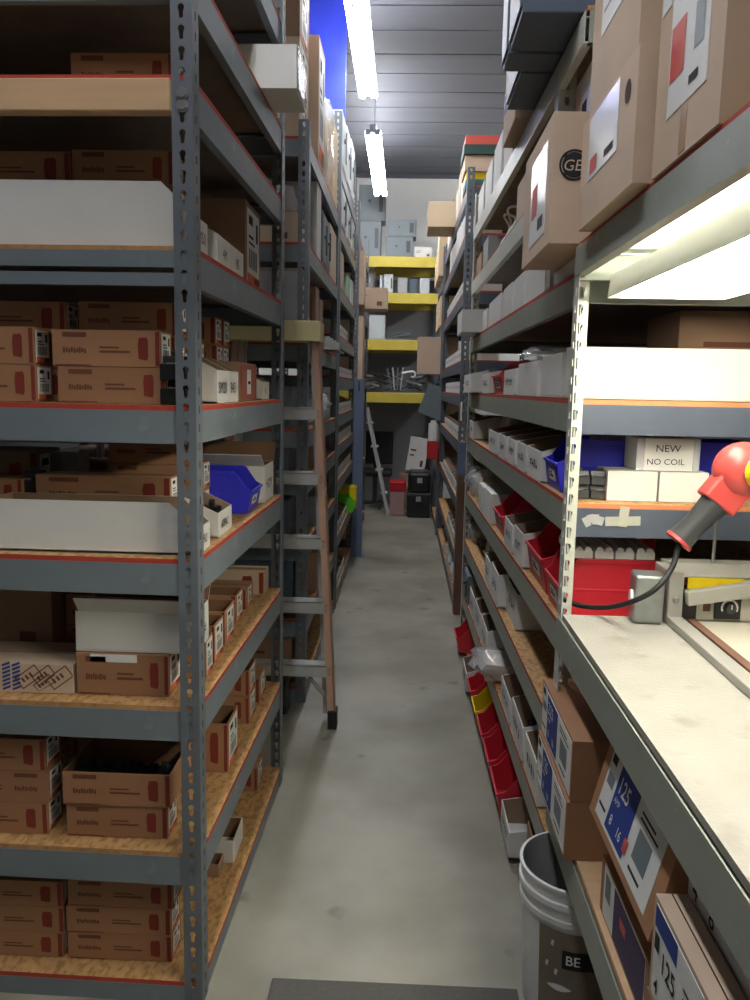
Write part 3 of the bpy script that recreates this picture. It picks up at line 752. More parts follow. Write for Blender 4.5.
# white-tray shelf
z5 = ZA[5]
x0 = un(-12, 200, y=1.85).x; x1 = AX-.012
card_bin('long white cardboard tray with one cut corner above eye level, near end', .12, x1-x0, un(80, 181, y=1.85).z-z5, .075, ((x0+x1)/2, 1.85+.06, z5), PI/2, ch=.16, txt='4M50')
stackA(5, -60, 70, 151, 3, 'in the dim left stack behind the long white tray', Yf=1.98)
stackA(5, 73, 176, 150, 3, 'in the dim right stack behind the long white tray', Yf=1.98)
stackA(6, 72, 176, 53, 1, 'on the shelf edge above the timber board', Yf=1.92)

# ------------------------------------------------------------------ near left rack: goods seen from the aisle
def endc(label, lv, near, far, ytop, length=.30, tone='card', style='S', lab=('right',), opened=False, rim=0, z=None, h=None, group=None, x=None):
    z = ZA[lv] if z is None else z
    p0 = un(near[0], near[1], z=z); p1 = un(far[0], far[1], z=z)
    xe = p0.x if x is None else x
    y0 = p0.y if x is None else un(near[0], near[1], x=x).y
    y1 = p1.y if x is None else un(far[0], far[1], x=x).y
    hh = h if h else un(near[0], ytop, x=xe).z - z
    return carton(label, length, y1-y0, hh, (xe-length/2, (y0+y1)/2, z), 0, group, tone, style, lab, opened=opened, rim=rim)
# third shelf up
endc('small open brown carton nearest the post on the third shelf, aisle edge', 2, (206, 674), (213, 667), 641, .15, opened=True, x=-.50)
endc('second small open brown carton from the post, third shelf aisle edge', 2, (214.5, 656), (223.5, 647), 626, .15, opened=True, x=-.505)
endc('third small open brown carton from the post, marked V, third shelf', 2, (225, 641), (235, 630), 612, .2, opened=True, x=-.51)
endc('wide open brown carton fourth from the post on the third shelf', 2, (236, 621), (243, 613), 596, .34, opened=True, x=-.525)
endc('last labelled brown carton before the long carton on the third shelf', 2, (246, 616), (253, 607), 590, .30, opened=False, x=-.525)
p = un(276, 586, z=ZA[2])
carton('long brown carton lying at the far end of the third shelf up', .40, .10, .085, (-.50-.20, 2.90, ZA[2]), 0, None, 'card2', 'S', ())
# second shelf up
zz = ZA[1]
t1 = endc('brown carton under another, middle of the second shelf aisle edge', 1, (249, 717), (256, 707), 690, .24, x=-.50, h=.095)
endc('open brown carton stacked on another, middle of the second shelf', 1, (249, 690), (256, 684), 664, .24, x=-.50, z=zz+.098, h=.09, opened=True)
endc('open brown carton with green-edged label alone on the second shelf aisle edge', 1, (228, 764), (238, 752), 724, .26, opened=True, x=-.495)
endc('brown carton at the far post end of the second shelf', 1, (259, 735), (266, 725), 690, .26, x=-.50, h=.09)
b = thing('tape_coil', 'yellow coil of tape beside the stacked cartons on the second shelf', 'tape coil', (-.64, 2.50, zz))
c = MB(); c.lathe([(.035, 0), (.06, 0), (.06, .05), (.035, .05), (.035, 0)], 20); c.build('ring', ['yel_pl'], b)
# bottom shelf
z = ZA[0]
endc('small brown carton at the far end of the bottom shelf', 0, (257, 772), (263, 762), 746, .2, x=-.51, h=.09)
t = endc('white open box of black parts on the bottom shelf by the aisle', 0, (234, 885), (243, 868), 858, .2, 'white_card', 'P0', (), opened=True, x=-.50, h=.075)
yr = un(234, 880, x=-.50).y
t = thing('cable_reel', 'black cable reel leaning in the white box on the bottom shelf', 'cable reel', (-.60, yr+.065, z+.006))
b = MB(); b.lathe([(.0, -.03), (.055, -.03), (.055, -.025), (.035, -.025), (.035, .025), (.055, .025), (.055, .03), (.0, .03)], 24, T=Tr(0, 0, .057) @ Rot('Y', PI/2)); b.build('spool', ['black_pl'], t)
b = MB(); b.lathe([(.0351, -.0245), (.049, -.0245), (.049, .0245), (.0351, .0245)], 24, T=Tr(0, 0, .057) @ Rot('Y', PI/2)); b.build('wound_cable', ['rubber'], t)
t = endc('shallow brown tray of dark fittings nearest the post, bottom shelf', 0, (219, 925), (224, 906), 896, .15, 'card3', 'P0', (), opened=True, x=-.53, h=.04)
# fourth shelf: blue bin, white carton behind, label stacks
p0 = un(262, 503, x=-.485); p1 = un(274, 498, x=-.485)
y0, y1 = 2.48, 2.66
plastic_bin('blue plastic stacking bin on the fourth shelf of the near left rack', 'blue_pl', y1-y0, .29, .135, (-.475-.145, (y0+y1)/2, zf), PI/2, top=.06)
t = carton('white open carton with marker writing on its end behind the blue bin', .34, .19, .13, (-.475-.17, 2.81, zf), 0, None, 'white_card', 'P0', (), opened=True, rim=.7)
f = fx('right', .34, .19); b = MB(); b.text('HOM', .05, lambda u, v: f(.035+u, .045+v, .001), 0); b.build('marker_text', ['ink'], t)
def endstack(lv, xe, ya, wid, h, n, where, length=.30, tone='card'):
    for k in range(n):
        carton(f'{POS[n][k]} labelled carton end {where}', length, wid-.003, h-.0015, (xe-length/2+random.uniform(-.008, .0), ya+wid/2, ZA[lv]+k*h), 0, None, tone, 'S', ('right',))
endstack(3, -.60, 2.285, .092, .085, 3, 'in the stack just behind the breaker bin, fourth shelf', .25)
endstack(3, -.60, 2.380, .092, .085, 2, 'in the stack nearest the blue bin, fourth shelf', .25)
# eye-level shelf, aisle edge
z4 = ZA[4]
yy = 2.058
card_bin('first white bin past the post on the eye-level shelf of the near left rack', .13, .2, .125, .085, (AX-.012-.10, yy+.065, z4), PI/2, ch=.4, txt='5M20')
for q in range(4): breaker('black breaker in the first white bin of the eye-level shelf', (AX-.05-.042*q, yy+.065, z4+.006), 0, 'breakers in the eye-level white bin', 1.15, w=.033)
card_bin('second white bin past the post on the eye-level shelf of the near left rack', .13, .2, .125, .085, (AX-.012-.10, yy+.198, z4), PI/2, ch=.4, txt='843')
y0, y1 = 2.36, 2.62
t = carton('red-brown carton with a white sticker and cut-out front, eye-level shelf', .085, y1-y0, .115, (AX-.015-.0425, (y0+y1)/2, z4), 0, None, 'card3', 'P0', (), opened=True)
f = fx('right', .085, y1-y0); b = MB(); quad(b, f, .004, .004, y1-y0-.004, .111, 1, .0012); slab(b, f, .10, .02, .16, .095, 0, .002); quad(b, f, .11, .05, .15, .06, 2, .0025); b.build('sticker', ['paper', 'rustbox', 'ink'], t)
card_bin('small white bin at the far post of the eye-level shelf', .14, .08, .075, .06, (AX-.012-.04, 2.78, z4), PI/2, txt='PL')
endstack(4, -.60, 2.332, .092, .085, 2, 'in the near stack behind the red-brown carton')
endstack(4, -.585, 2.50, .092, .085, 3, 'in the middle stack behind the red-brown carton')
endstack(4, -.585, 2.595, .092, .085, 3, 'in the far stack behind the red-brown carton')
endstack(4, -.72, 2.20, .092, .085, 3, 'behind the second eye-level white bin')
# white-tray shelf, aisle edge
card_bin('second white bin past the post on the white-tray shelf', .16, .22, .115, .075, (AX-.012-.11, 2.155, z5), PI/2, ch=.35, txt='4M')
card_bin('third white bin past the post on the white-tray shelf', .16, .20, .105, .075, (AX-.012-.10, 2.32, z5), PI/2, ch=.35, txt='RS')
bag('small clear bag at the aisle edge of the white-tray shelf', .12, .12, .07, (AX-.085, 2.465, z5), seed=9, inner='white_card')
endstack(5, -.72, 2.11, .092, .09, 2, 'behind the second white bin of the white-tray shelf')
carton('large plain brown carton near the far post of the white-tray shelf', .40, .26, .27, (-.51-.20, 2.70, z5), 0, None, 'card3', 'P', ('right',))
endstack(5, -.72, 2.345, .092, .09, 3, 'left of the large plain carton, white-tray shelf')
# shelf above the timber board
p0 = un(259, 90, z=ZA[7]); p1 = un(297, 88, z=ZA[7]); p2 = un(302, 113, z=ZA[7])
t = carton('white film-wrapped box sticking out over the aisle from a high left shelf', .26, .22, .125, (-.35-.13, 2.56+.11, ZA[7]), 0, None, 'white_card', 'P0', ())
b = MB(); b.box(.131, .1325, -.1, .1, .01, .12); b.build('clear_wrap', ['film'], t)
carton('white box lying along the aisle edge of a high left shelf', .22, .3, .12, (AX-.03-.11, 1.98, ZA[7]), 0, None, 'white_card', 'P0', ())
# ------------------------------------------------------------------ right rack beyond the workbench: goods along the aisle
def atR(y0, y1, d, z, proud=0.0):
    return (RX((y0+y1)/2)+.006-proud+d/2, (y0+y1)/2, z)
RW = -PI/2
def binR(label, lv, y0, y1, h, hf=None, d=.30, proud=0., kind='card', colour=None, txt=None, ch=.4, seed=0, tone='white_card'):
    z = ZR[lv]
    if kind == 'card':
        if 1 <= lv <= 5 and 'motor' not in label and not label.startswith('nearest long'): fill_bin(label, y1-y0, d, h, atR(y0, y1, d, z, proud), seed)
        return card_bin(label, y1-y0-.004, d, h, hf or h*.65, atR(y0, y1, d, z, proud), RW, ch=ch, seed=seed, txt=txt, tone=tone)
    return plastic_bin(label, colour, y1-y0-.012, d, h, atR(y0, y1, d, z, proud), RW)
def fill_bin(label, w, d, h, loc, seed):
    r = random.Random(seed*7+3); b = MB(); k = r.choice((0, 0, 1, 2, 3))
    for _ in range(34):
        x, y, zc = r.uniform(-w*.36, w*.36), r.uniform(-d*.32, d*.40), r.uniform(.022, h*.58)
        T = Tr(x, y, zc) @ Rot('Z', r.random()*6) @ Rot('X', r.uniform(-.5, .5)); a = min(.018, w*.07)
        if r.random() < .5: b.box(-a, a, -a*.8, a*.8, -a*.5, a*.5, mi=r.choice((k, 0, 1)), T=T)
        else: b.cyl(T @ Vector((-a*.8, 0, 0)), T @ Vector((a*.8, 0, 0)), a*.6, n=7, mi=r.choice((k, 0, 2)))
    o = b.build('small_fittings', ['dgrey_pl', 'galv', 'white_pl', 'card3'], None, (loc[0], loc[1], loc[2]+.003), RW)
    words = ('small parts in the ' + label).split()[:16]
    props(o, ' '.join(words), 'hardware'); o['kind'] = 'stuff'
def boxR(label, lv, y0, y1, h, d=.28, proud=0., tone='white_card', style='P0', lab=(), opened=False, z=None, rim=0, cat='carton'):
    zz = ZR[lv] if z is None else z
    p = atR(y0, y1, d, zz, proud)
    return carton(label, y1-y0-.004, d, h, p, RW, None, tone, style, lab, opened=opened, rim=rim, cat=cat)
R5 = 'right rack'
# bottom shelf of the right rack
binR('red plastic bin nearest the bucket in the floor-level row, right rack', 0, 2.70, 2.93, .17, kind='p', colour='red_pl', proud=.06)
binR('second red plastic bin from the bucket in the floor-level row', 0, 2.95, 3.18, .17, kind='p', colour='red_pl', proud=.06)
binR('third red plastic bin from the bucket in the floor-level row, beside yellow', 0, 3.20, 3.43, .17, kind='p', colour='red_pl', proud=.06)
binR('yellow plastic bin among the red bins in the floor-level row', 0, 3.46, 3.66, .15, kind='p', colour='yel_pl', proud=.06)
binR('red plastic bin just beyond the yellow bin in the floor-level row', 0, 3.68, 3.88, .17, kind='p', colour='red_pl', proud=.06)
binR('white cardboard bin beyond the red and yellow floor-level bins', 0, 3.91, 4.16, .14, .10, proud=.06)
binR('red plastic bin at the far end of the floor-level row, right rack', 0, 4.52, 4.74, .16, kind='p', colour='red_pl', proud=.06)
binR('white cardboard tray on the floor level between red bins and brown cartons', 0, 2.46, 2.68, .11, .09, proud=.05)
boxR('small open brown carton on the floor level behind the bucket', 0, 2.30, 2.44, .15, tone='card3', opened=True)
# second shelf
binR('white bin nearest the bucket on the second shelf of the right rack', 1, 2.28, 2.56, .15, .12, d=.34, seed=1)
binR('second white bin from the bucket on the second shelf of the right rack', 1, 2.58, 2.86, .15, .12, d=.34, seed=2)
binR('third white bin from the bucket on the second shelf, holding a black motor', 1, 2.88, 3.14, .13, .10, d=.34, seed=3)
t = thing('motor', 'black cylindrical motor lying in a white bin of the second shelf', 'motor', (RX(3)+.20, 3.01, ZR[1]+.006))
b = MB(); b.cyl((-.07, 0, .052), (.07, 0, .052), .05, n=20); b.cyl((-.12, 0, .052), (-.07, 0, .052), .02, n=12); b.box(-.06, .06, -.05, .05, .0, .012); b.build('housing', ['black_pl'], t)
b = MB(); b.cyl((-.15, 0, .052), (-.12, 0, .052), .009, n=10); b.build('shaft', ['bolt'], t)
bag('film-wrapped brown parcel sticking out over the second right shelf', .30, .26, .11, (RX(3.4)+.06, 3.40, ZR[1]), tone='film', inner='card2', seed=3)
for k, (a, c) in enumerate(((3.62, 3.9), (3.92, 4.2), (4.22, 4.5))):
    binR(f'{["nearest", "middle", "farthest"][k]} long-fronted white bin of three past the wrapped parcel, second right shelf', 1, a, c, .16, .13, d=.3, seed=4+k)
boxR('brown box standing in the bins past the wrapped parcel', 1, 3.66, 3.86, .13, .16, tone='card3', proud=-.06, opened=True, z=ZR[1]+.006)
enclosure('grey metal fitting at the far end of the second right shelf', .26, .16, .17, atR(4.55, 4.85, .16, ZR[1]), RW, tone='grey_plastic' if False else 'encl')
# third shelf
t = thing('paper_roll', 'brown roll of kraft paper lying on the bare third right shelf', 'roll', (RX(2.3)+.25, 2.3, ZR[2]))
b = MB(); b.lathe([(.02, -.11), (.045, -.11), (.045, .11), (.02, .11), (.02, -.11)], 20, T=Tr(0, 0, .045) @ Rot('X', PI/2)); b.build('roll', ['card'], t)
boxR('brown carton with white end on the third right shelf behind the post', 2, 2.72, 2.98, .15, .30, proud=-.16, tone='card2', opened=False)
binR('white bin nearest the brown carton on the third right shelf', 2, 3.0, 3.3, .17, .14, d=.3, seed=8, proud=-.03)
binR('second white bin from the brown carton on the third right shelf', 2, 3.32, 3.6, .17, .14, d=.3, seed=9)
binR('third white bin from the brown carton on the third right shelf', 2, 3.62, 3.84, .16, .13, d=.3, seed=10)
t = thing('pipe_fitting', 'pale grey plastic pipe fittings standing upright on the third right shelf', 'pipe fitting', (RX(4)+.09, 3.98, ZR[2]))
b = MB(); b.cyl((0, 0, 0), (0, 0, .17), .04, n=18); b.cyl((0, 0, .13), (0, 0, .18), .05, n=18); b.build('pipe', ['grey_plastic' if 'grey_plastic' in M else 'grey_pl'], t)
for k, (yy, tl, tn) in enumerate(((4.14, .22, 'grey_pl'), (4.28, .24, 'galv'), (4.42, .2, 'white_pl'))):
    t = thing('sheet_metal', f'{["nearest", "middle", "farthest"][k]} upright grey panel leaning among fittings, third right shelf', 'metal panel', (RX(yy)+.10, yy, ZR[2]), RW, rx=-.18)
    b = MB(); b.box(-.055, .055, -.008, .008, 0, tl); b.box(-.055, .055, -.03, -.008, 0, .012); b.box(-.055, -.045, -.02, -.008, 0, tl); b.build('panel', [tn], t)
t = thing('conduit_elbow', 'shiny metal conduit elbow at the far end of the third right shelf', 'conduit', (RX(4.6)+.10, 4.62, ZR[2]))
b = MB(); b.tube([(-.03, 0, .025), (.05, 0, .025)] + [(.05+.09*math.sin(a), 0, .115-.09*math.cos(a)) for a in [k*PI/16 for k in range(1, 9)]] + [(.14, 0, .2)], .024, 14); b.build('pipe', ['galv'], t, smooth=True)
bag('clear bag of grey fittings past the conduit elbow, third right shelf', .16, .2, .13, (RX(4.8)+.12, 4.80, ZR[2]), RW, inner='grey_pl', seed=41)
t = thing('paper_wad', 'crumpled white packing paper behind the pale pipe fitting, third right shelf', 'paper', (RX(4)+.24, 4.0, ZR[2])); b = MB(); lump(b, (0, 0, .075), .075, seed=44, sq=(1.2, 1.2, 1)); zmin = min(v[2] for v in b.v); b.v = [(x_, y_, z_-zmin+.001) for x_, y_, z_ in b.v]; b.build('wad', ['white_card'], t)
# fourth shelf
binR('large red plastic bin on the fourth right shelf next to white bins', 3, 2.40, 2.72, .20, kind='p', colour='red_pl', d=.34)
binR('narrow white bin beside the large red bin, fourth right shelf', 3, 2.76, 2.98, .15, .12, d=.34, seed=12)
binR('second narrow white bin past the large red bin, fourth right shelf', 3, 3.0, 3.24, .14, .11, d=.34, seed=13)
binR('smaller red plastic bin deeper along the fourth right shelf', 3, 3.30, 3.62, .17, kind='p', colour='red_pl', d=.32)
boxR('closed white box past the smaller red bin, fourth right shelf', 3, 3.68, 3.96, .14, opened=False)
boxR('second closed white box past the smaller red bin, fourth right shelf', 3, 3.98, 4.24, .13, opened=False)
t = bag('silver bag with a yellow label at the far end of the fourth right shelf', .26, .22, .17, atR(4.28, 4.56, .22, ZR[3], .02), RW, tone='film', inner='yel_pl', seed=6)
bag('shiny crumpled bag next to the yellow-labelled bag, fourth right shelf', .22, .2, .16, atR(4.6, 4.84, .2, ZR[3], .02), RW, tone='film', inner='grey_pl', seed=7)
# fifth shelf
for k, (a, c, hh) in enumerate(((2.49, 2.76, .16), (2.78, 3.0, .13), (3.02, 3.26, .13), (3.28, 3.52, .13), (3.54, 3.90, .13))):
    binR(f'{ORD[k]} white bin past the blue bin on the fifth right shelf', 4, a, c, hh, .095, d=.34, seed=20+k, ch=.6)
for k in range(3):
    t = thing('paper_tube', f'{["nearest", "middle", "farthest"][k]} white paper tube leaning at the far end of the fifth right shelf', 'paper tube', (RX(4.2)+.10+.02*k, 4.08+.19*k, ZR[4]+.016), 0, ry=.35)
    b = MB(); b.lathe([(.03, 0), (.036, 0), (.036, .15), (.03, .15), (.03, 0)], 16); b.build('tube', ['white_card'], t)
binR('white bin at the far end of the fifth right shelf behind paper tubes', 4, 4.6, 4.86, .13, .10, d=.3, seed=27)
# sixth shelf
boxR('tall white box with grey print at the post end of the sixth right shelf', 5, 2.26, 2.58, .125, .26, opened=True)
boxR('white pack with blue-grey print beside the tall white box, sixth right shelf', 5, 2.62, 3.06, .115, .28)
bag('clear bag lying on top of the printed white pack, sixth right shelf', .22, .3, .05, (RX(2.8)+.14, 2.84, ZR[5]+.118), RW, seed=11)
binR('white bin between the printed pack and the red bin, sixth right shelf', 5, 3.1, 3.44, .12, .10, d=.3, seed=30)
binR('red plastic bin in the middle of the sixth right shelf', 5, 3.5, 3.86, .15, kind='p', colour='red_pl', d=.32)
binR('white bin just past the red bin on the sixth right shelf', 5, 3.92, 4.3, .13, .10, d=.3, seed=31)
binR('white bin sticking out over the aisle at the far end, sixth right shelf', 5, 4.34, 4.80, .13, .10, d=.3, seed=32, proud=.05)
boxR('red carton behind the far white bin on the sixth right shelf', 5, 4.4, 4.7, .18, .2, proud=-.32, tone='red_pl')
boxR('tall kraft carton standing behind the red bin on the sixth right shelf', 5, 3.5, 3.75, .20, .14, proud=-.36, tone='card_pale')
boxR('kraft carton lying open behind the white bins on the sixth right shelf', 5, 3.85, 4.2, .17, .16, proud=-.36, tone='card_pale', opened=True)
# seventh shelf (just above eye level)
for k, (a, c, hh, dd) in enumerate(((2.12, 2.46, .038, .34), (2.57, 2.95, .13, .3), (2.98, 3.26, .12, .3), (3.29, 3.56, .12, .3), (3.6, 4.1, .115, .3), (4.13, 4.36, .10, .3))):
    boxR(f'{ORD[k]} white box from the post on the shelf below the marked carton', 6, a, c, hh, dd, proud=.0)
boxR('long white box sticking out over the aisle above the blue post guard', 6, 4.42, 4.80, .12, .32, proud=.10)
# tag hanging on the far post
t = thing('paper_tag', 'blank square paper tag hanging on the far post of the right rack', 'tag', (.350, 4.90, 1.36)); b = MB(); b.box(-.006, -.004, -.06, .06, 0, .11); b.build('sheet', ['paper'], t)
b = MB(); b.cyl((-.005, 0, .10), (.03, 0, .14), .002, n=6); b.build('string', ['bolt'], t)
# eighth shelf
zu = 2.19
boxR('small brown carton standing on the eighth right shelf behind the marked carton', 0, 3.1, 3.35, .16, .2, tone='card2', z=zu, proud=-.01)
t = thing('wire_coil', 'loose loop of white wire on the eighth right shelf', 'wire', (RX(4)+.07, 3.9, zu))
b = MB(); b.tube([(.02*math.sin(a*3), .17*math.cos(a)+.1*math.sin(a*.5), .095+.085*math.sin(a)) for a in [k*4*PI/60 for k in range(61)]], .006, 7); b.build('loop', ['white_pl'], t, smooth=True)
boxR('brown carton at the far end of the eighth right shelf', 0, 4.5, 4.8, .10, .2, tone='card3', z=zu)
boxR('white box on the eighth right shelf next to the wire loop', 0, 4.2, 4.46, .13, .2, z=zu, tone='grey_pl')
# top shelf: dark steel tubs near, cartons further on
zt = 2.50
enclosure('dark steel tub with a round knob, nearest on the top right shelf', .24, .5, .34, (.275+.25, 2.32, zt), RW, tone='encl_d')
enclosure('second dark steel tub on the top right shelf', .13, .5, .30, (.272+.25, 2.52, zt), RW, tone='encl_d', latch=False)
enclosure('third dark steel tub deeper on the top right shelf', .32, .46, .26, (.327+.23, 2.76, zt), RW, tone='encl_d', latch=False)
boxR('lower narrow brown carton with blue tape on the top right shelf', 0, 3.0, 3.36, .20, .3, z=zt, tone='card2', proud=.055)
p = atR(3.0, 3.36, .3, zt, .055)
t2 = boxR('upper narrow brown carton of the pair on the top right shelf', 0, 3.02, 3.34, .17, .28, z=zt+.202, tone='card2', proud=.055)
t = thing('tape_strip', 'blue tape band wrapped round the lower narrow brown carton', 'tape', (p[0]-.151, 3.0, zt+.11)); b = MB(); b.box(-.0012, 0, .03, .33, 0, .07); b.build('band', ['blueink'], t)
for k in range(4):
    boxR(f'{ORD[k]} tall white box past the brown cartons on the top right shelf', 0, 3.42+.36*k, 3.42+.36*k+.33, .22-.02*k, .28, z=zt)

# ------------------------------------------------------------------ cartons on the shelf above the workbench
def cart_px(label, xf, pa, pb, py, depth, z, ztop, tone='card2', style='P0'):
    """carton whose aisle face lies on x=xf between two pixel columns (far, near)"""
    y1 = un(pa, py, x=xf).y; y0 = un(pb, py, x=xf).y
    return carton(label, y1-y0-.003, depth, ztop-z-.002, (xf+depth/2, (y0+y1)/2, z), RW, None, tone, style, ()), y1-y0, ztop-z
zs = 1.90
t, w, h = cart_px('tall tan carton with large white and red label, right of upper shelf', .402, 653, 717, 150, .34, zs, 2.52)
f = fx('front', w, .34); b = MB()
slab(b, f, w*.22, h*.12, w*.80, h*.46, 0, .001)
quad(b, f, w*.24, h*.20, w*.46, h*.33, 1, .0016); quad(b, f, w*.60, h*.22, w*.73, h*.32, 3, .0016)
quad(b, f, w*.33, h*.38, w*.72, h*.40, 2, .0016); quad(b, f, w*.33, h*.42, w*.6, h*.435, 2, .0016); quad(b, f, w*.55, h*.15, w*.68, h*.17, 2, .0016)
b.build('label', ['paper', 'redsq', 'ink', 'encl'], t)
b = MB(); slab(b, f, w*.03, h*.40, w*.19, h*.50, 0, .001); quad(b, f, w*.06, h*.44, w*.16, h*.47, 1, .0016); b.build('small_label', ['paper', 'ink'], t)
b = MB(); slab(b, f, w*.45, 0.004, w*.55, h*.98, 0, .0006); b.build('tape_strip', ['tape'], t)
t, w, h = cart_px('tan carton with a round hand hole and glossy label, middle of upper shelf', .375, 582, 634, 150, .36, zs, 2.125)
f = fx('front', w, .36); b = MB(); slab(b, f, w*.18, h*.38, w*.72, h*.94, 0, .001); quad(b, f, w*.22, h*.42, w*.36, h*.56, 1, .0016); quad(b, f, w*.5, h*.44, w*.66, h*.5, 2, .0016); b.build('glossy_label', ['glosspaper', 'redsq', 'ink'], t)
b = MB(); b.face([f(w*.86+.02*math.cos(a*PI/8), h*.74+.02*math.sin(a*PI/8), .001) for a in range(16)], 0); b.build('hand_hole', ['gap'], t)
t, w, h = cart_px('upper tan carton with white label, stacked above the hand-hole carton', .38, 592, 638, 60, .34, 2.128, 2.50)
f = fx('front', w, .34); b = MB(); slab(b, f, w*.22, h*.35, w*.70, h*.95, 0, .001)
for q in range(6): quad(b, f, w*.27, h*(.45+.07*q), w*(.5+.02*(q % 3)), h*(.465+.07*q), 1, .0016)
b.build('label', ['paper', 'encl'], t)
# the marked carton sticking out into the aisle
gw, gd, gh = .44, .40, .30
t = carton('tan carton with a round black letter emblem jutting out over the aisle', gw, gd, gh, (.335+gd/2, 2.005+gw/2, zs), RW, None, 'card2', 'P0', ())
f = fx('right', gw, gd)      # local right face looks back towards the bench
f = (lambda g: (lambda u, v, o=.0012: g(u, v, o)))(f)
cx, cz, R_ = .053, gh*.60, .036
b = MB()
def ring(r0, r1, mi=0):
    n = 40
    for k in range(n):
        a, c = 2*PI*k/n, 2*PI*(k+1)/n
        b.face([f(cx+r0*math.cos(a), cz+r0*math.sin(a)), f(cx+r1*math.cos(a), cz+r1*math.sin(a)), f(cx+r1*math.cos(c), cz+r1*math.sin(c)), f(cx+r0*math.cos(c), cz+r0*math.sin(c))], mi)
ring(R_*.86, R_); ring(0, R_*.80)
for k in range(4):
    a = PI/4+k*PI/2
    b.face([f(cx+R_*.8*math.cos(a-.12), cz+R_*.8*math.sin(a-.12)), f(cx+R_*.87*math.cos(a-.2), cz+R_*.87*math.sin(a-.2)), f(cx+R_*.87*math.cos(a+.2), cz+R_*.87*math.sin(a+.2)), f(cx+R_*.8*math.cos(a+.12), cz+R_*.8*math.sin(a+.12))], 0)
b.text('GE', .036, lambda u, v: f(cx-.027+u+v*.15, cz-.013+v, .002), 1)
b.build('emblem', ['ink', 'card2'], t)
f = fx('front', gw, gd); b = MB(); slab(b, f, gw*.3, gh*.12, gw*.85, gh*.85, 0, .001); quad(b, f, gw*.36, gh*.35, gw*.55, gh*.62, 1, .0016); quad(b, f, gw*.6, gh*.2, gw*.78, gh*.3, 2, .0016); b.build('label', ['glosspaper', 'redsq', 'ink'], t)
t = carton('tan carton with glare on its label, resting on the emblem carton', 0.40, .26, .20, (.465+.13, 2.03+.2, zs+gh+.002), RW, None, 'card2', 'P0', ())
f = fx('front', .40, .26); b = MB(); slab(b, f, .08, .03, .30, .185, 0, .001); quad(b, f, .1, .08, .16, .12, 1, .0016); b.build('glossy_label', ['glosspaper', 'ink'], t)
bag('crumpled clear film bundle on the upper shelf beside the tall carton', .30, .26, .34, (.425+.16, .86, zs), seed=12)
# ------------------------------------------------------------------ end of the right rack above the bench (goods facing the photographer)
YE = 2.085
z = ZR[5]
x0, x1 = .437, 1.45
t = carton('wide white cardboard bin, brightly lit, on the eye-level shelf above the bench', x1-x0, .09, .135, ((x0+x1)/2, YE+.06+.045, z), 0, None, 'white_card', 'P0', (), opened=True, cat='parts bin', name='card_bin')
b = MB(); c0 = Vector((-.30, 0, 0))
t2 = carton('big dark brown carton with curved print behind the wide white bin', .70, .30, .25, (1.12, YE+.40, z), 0, None, 'card3', 'P', ())
z = ZR[4]
# blue bin, long side
plastic_bin('long blue plastic bin behind the white boxes on the shelf above the bench', 'blue_pl', .20, .56, .15, (.432+.28, 2.36, z), -PI/2, top=.07)
plastic_bin('second long blue plastic bin behind the flashlight-red heat gun' if False else 'second long blue plastic bin at far right of the shelf above the bench', 'blue_pl', .20, .5, .15, (1.27, 2.36, z), -PI/2, tag_=False, top=.03)
for k, xx in enumerate((.47, .525)):
    for q in range(2):
        breaker(f'{["lower", "upper"][q]} black two-pole breaker of the {["left", "right"][k]} pile beside the long blue bin', (xx+.002, YE+.075, z+.001+q*.038), 0, None, .62, tone='dgrey_pl', w=.08)
# the two white boxes and the marked one on top
xa, xb, xc, xd = un(607, 490, y=YE+.03).x, un(657, 490, y=YE+.03).x, un(659, 490, y=YE+.03).x, un(708, 490, y=YE+.03).x
hb = un(635, 472, y=YE+.03).z - z
carton('left plain white box of two under the handwritten box', xb-xa, .12, hb, ((xa+xb)/2, YE+.09, z), 0, None, 'white_card', 'P0', ())
carton('right plain white box of two under the handwritten box', xd-xc, .12, hb, ((xc+xd)/2, YE+.09, z), 0, None, 'white_card', 'P0', ())
xe, xg = un(636, 450, y=YE+.05).x, un(699, 450, y=YE+.05).x
hw = .085
t = carton('white carton handwritten NEW NO COIL resting on two plain white boxes', xg-xe, .11, hw, ((xe+xg)/2, YE+.10, z+hb+.002), .02, None, 'white_card', 'P0', ())
f = fx('front', xg-xe, .11); b = MB()
b.text('NEW', .026, lambda u, v: f(.048+u*1.1, .050+v, .001), 0); b.text('NO COIL', .022, lambda u, v: f(.026+u*1.1, .016+v, .001), 0)
b.build('handwriting', ['ink'], t)
w_ = xg-xe
for qa, qb in ((-w_*.5-.001, -w_*.5+.02), (w_*.5-.016, w_*.5+.001)):
    b = MB(); b.box(qa, qb, -.0565, -.0555, .0, hw); b.build('clear_tape', ['film'], t)
bag('dark clear-wrapped parts inside the long blue bin beside the handwritten box', .17, .14, .18, (.62, 2.36, z+.005), seed=15, inner='dgrey_pl')
# row inside the lower opening: red bin on its side view, small white boxes
z = ZR[3]
plastic_bin('long red plastic bin seen side-on behind the junction box', 'red_pl', .22, .27, .172, (.432+.135, 2.245, z), -PI/2, top=.05)
for k in range(4):
    xx = .492+.055*k
    t = thing('white_clip', f'{ORD[k]} small white notched clip block from the left on the long red bin', 'clip block', (xx, 2.245, z+.1735))
    b = MB(); b.box(-.025, .025, -.112, .112, 0, .020); 
    for e in (-1, 1): b.cyl((e*.012, -.11, .022), (e*.012, .11, .022), .010, n=12)
    b.build('block', ['white_card'], t, bevel=.001)
t = thing('strap_board', 'plain board across the top of the long red bin', 'board', (0, 0, 0)) if False else None
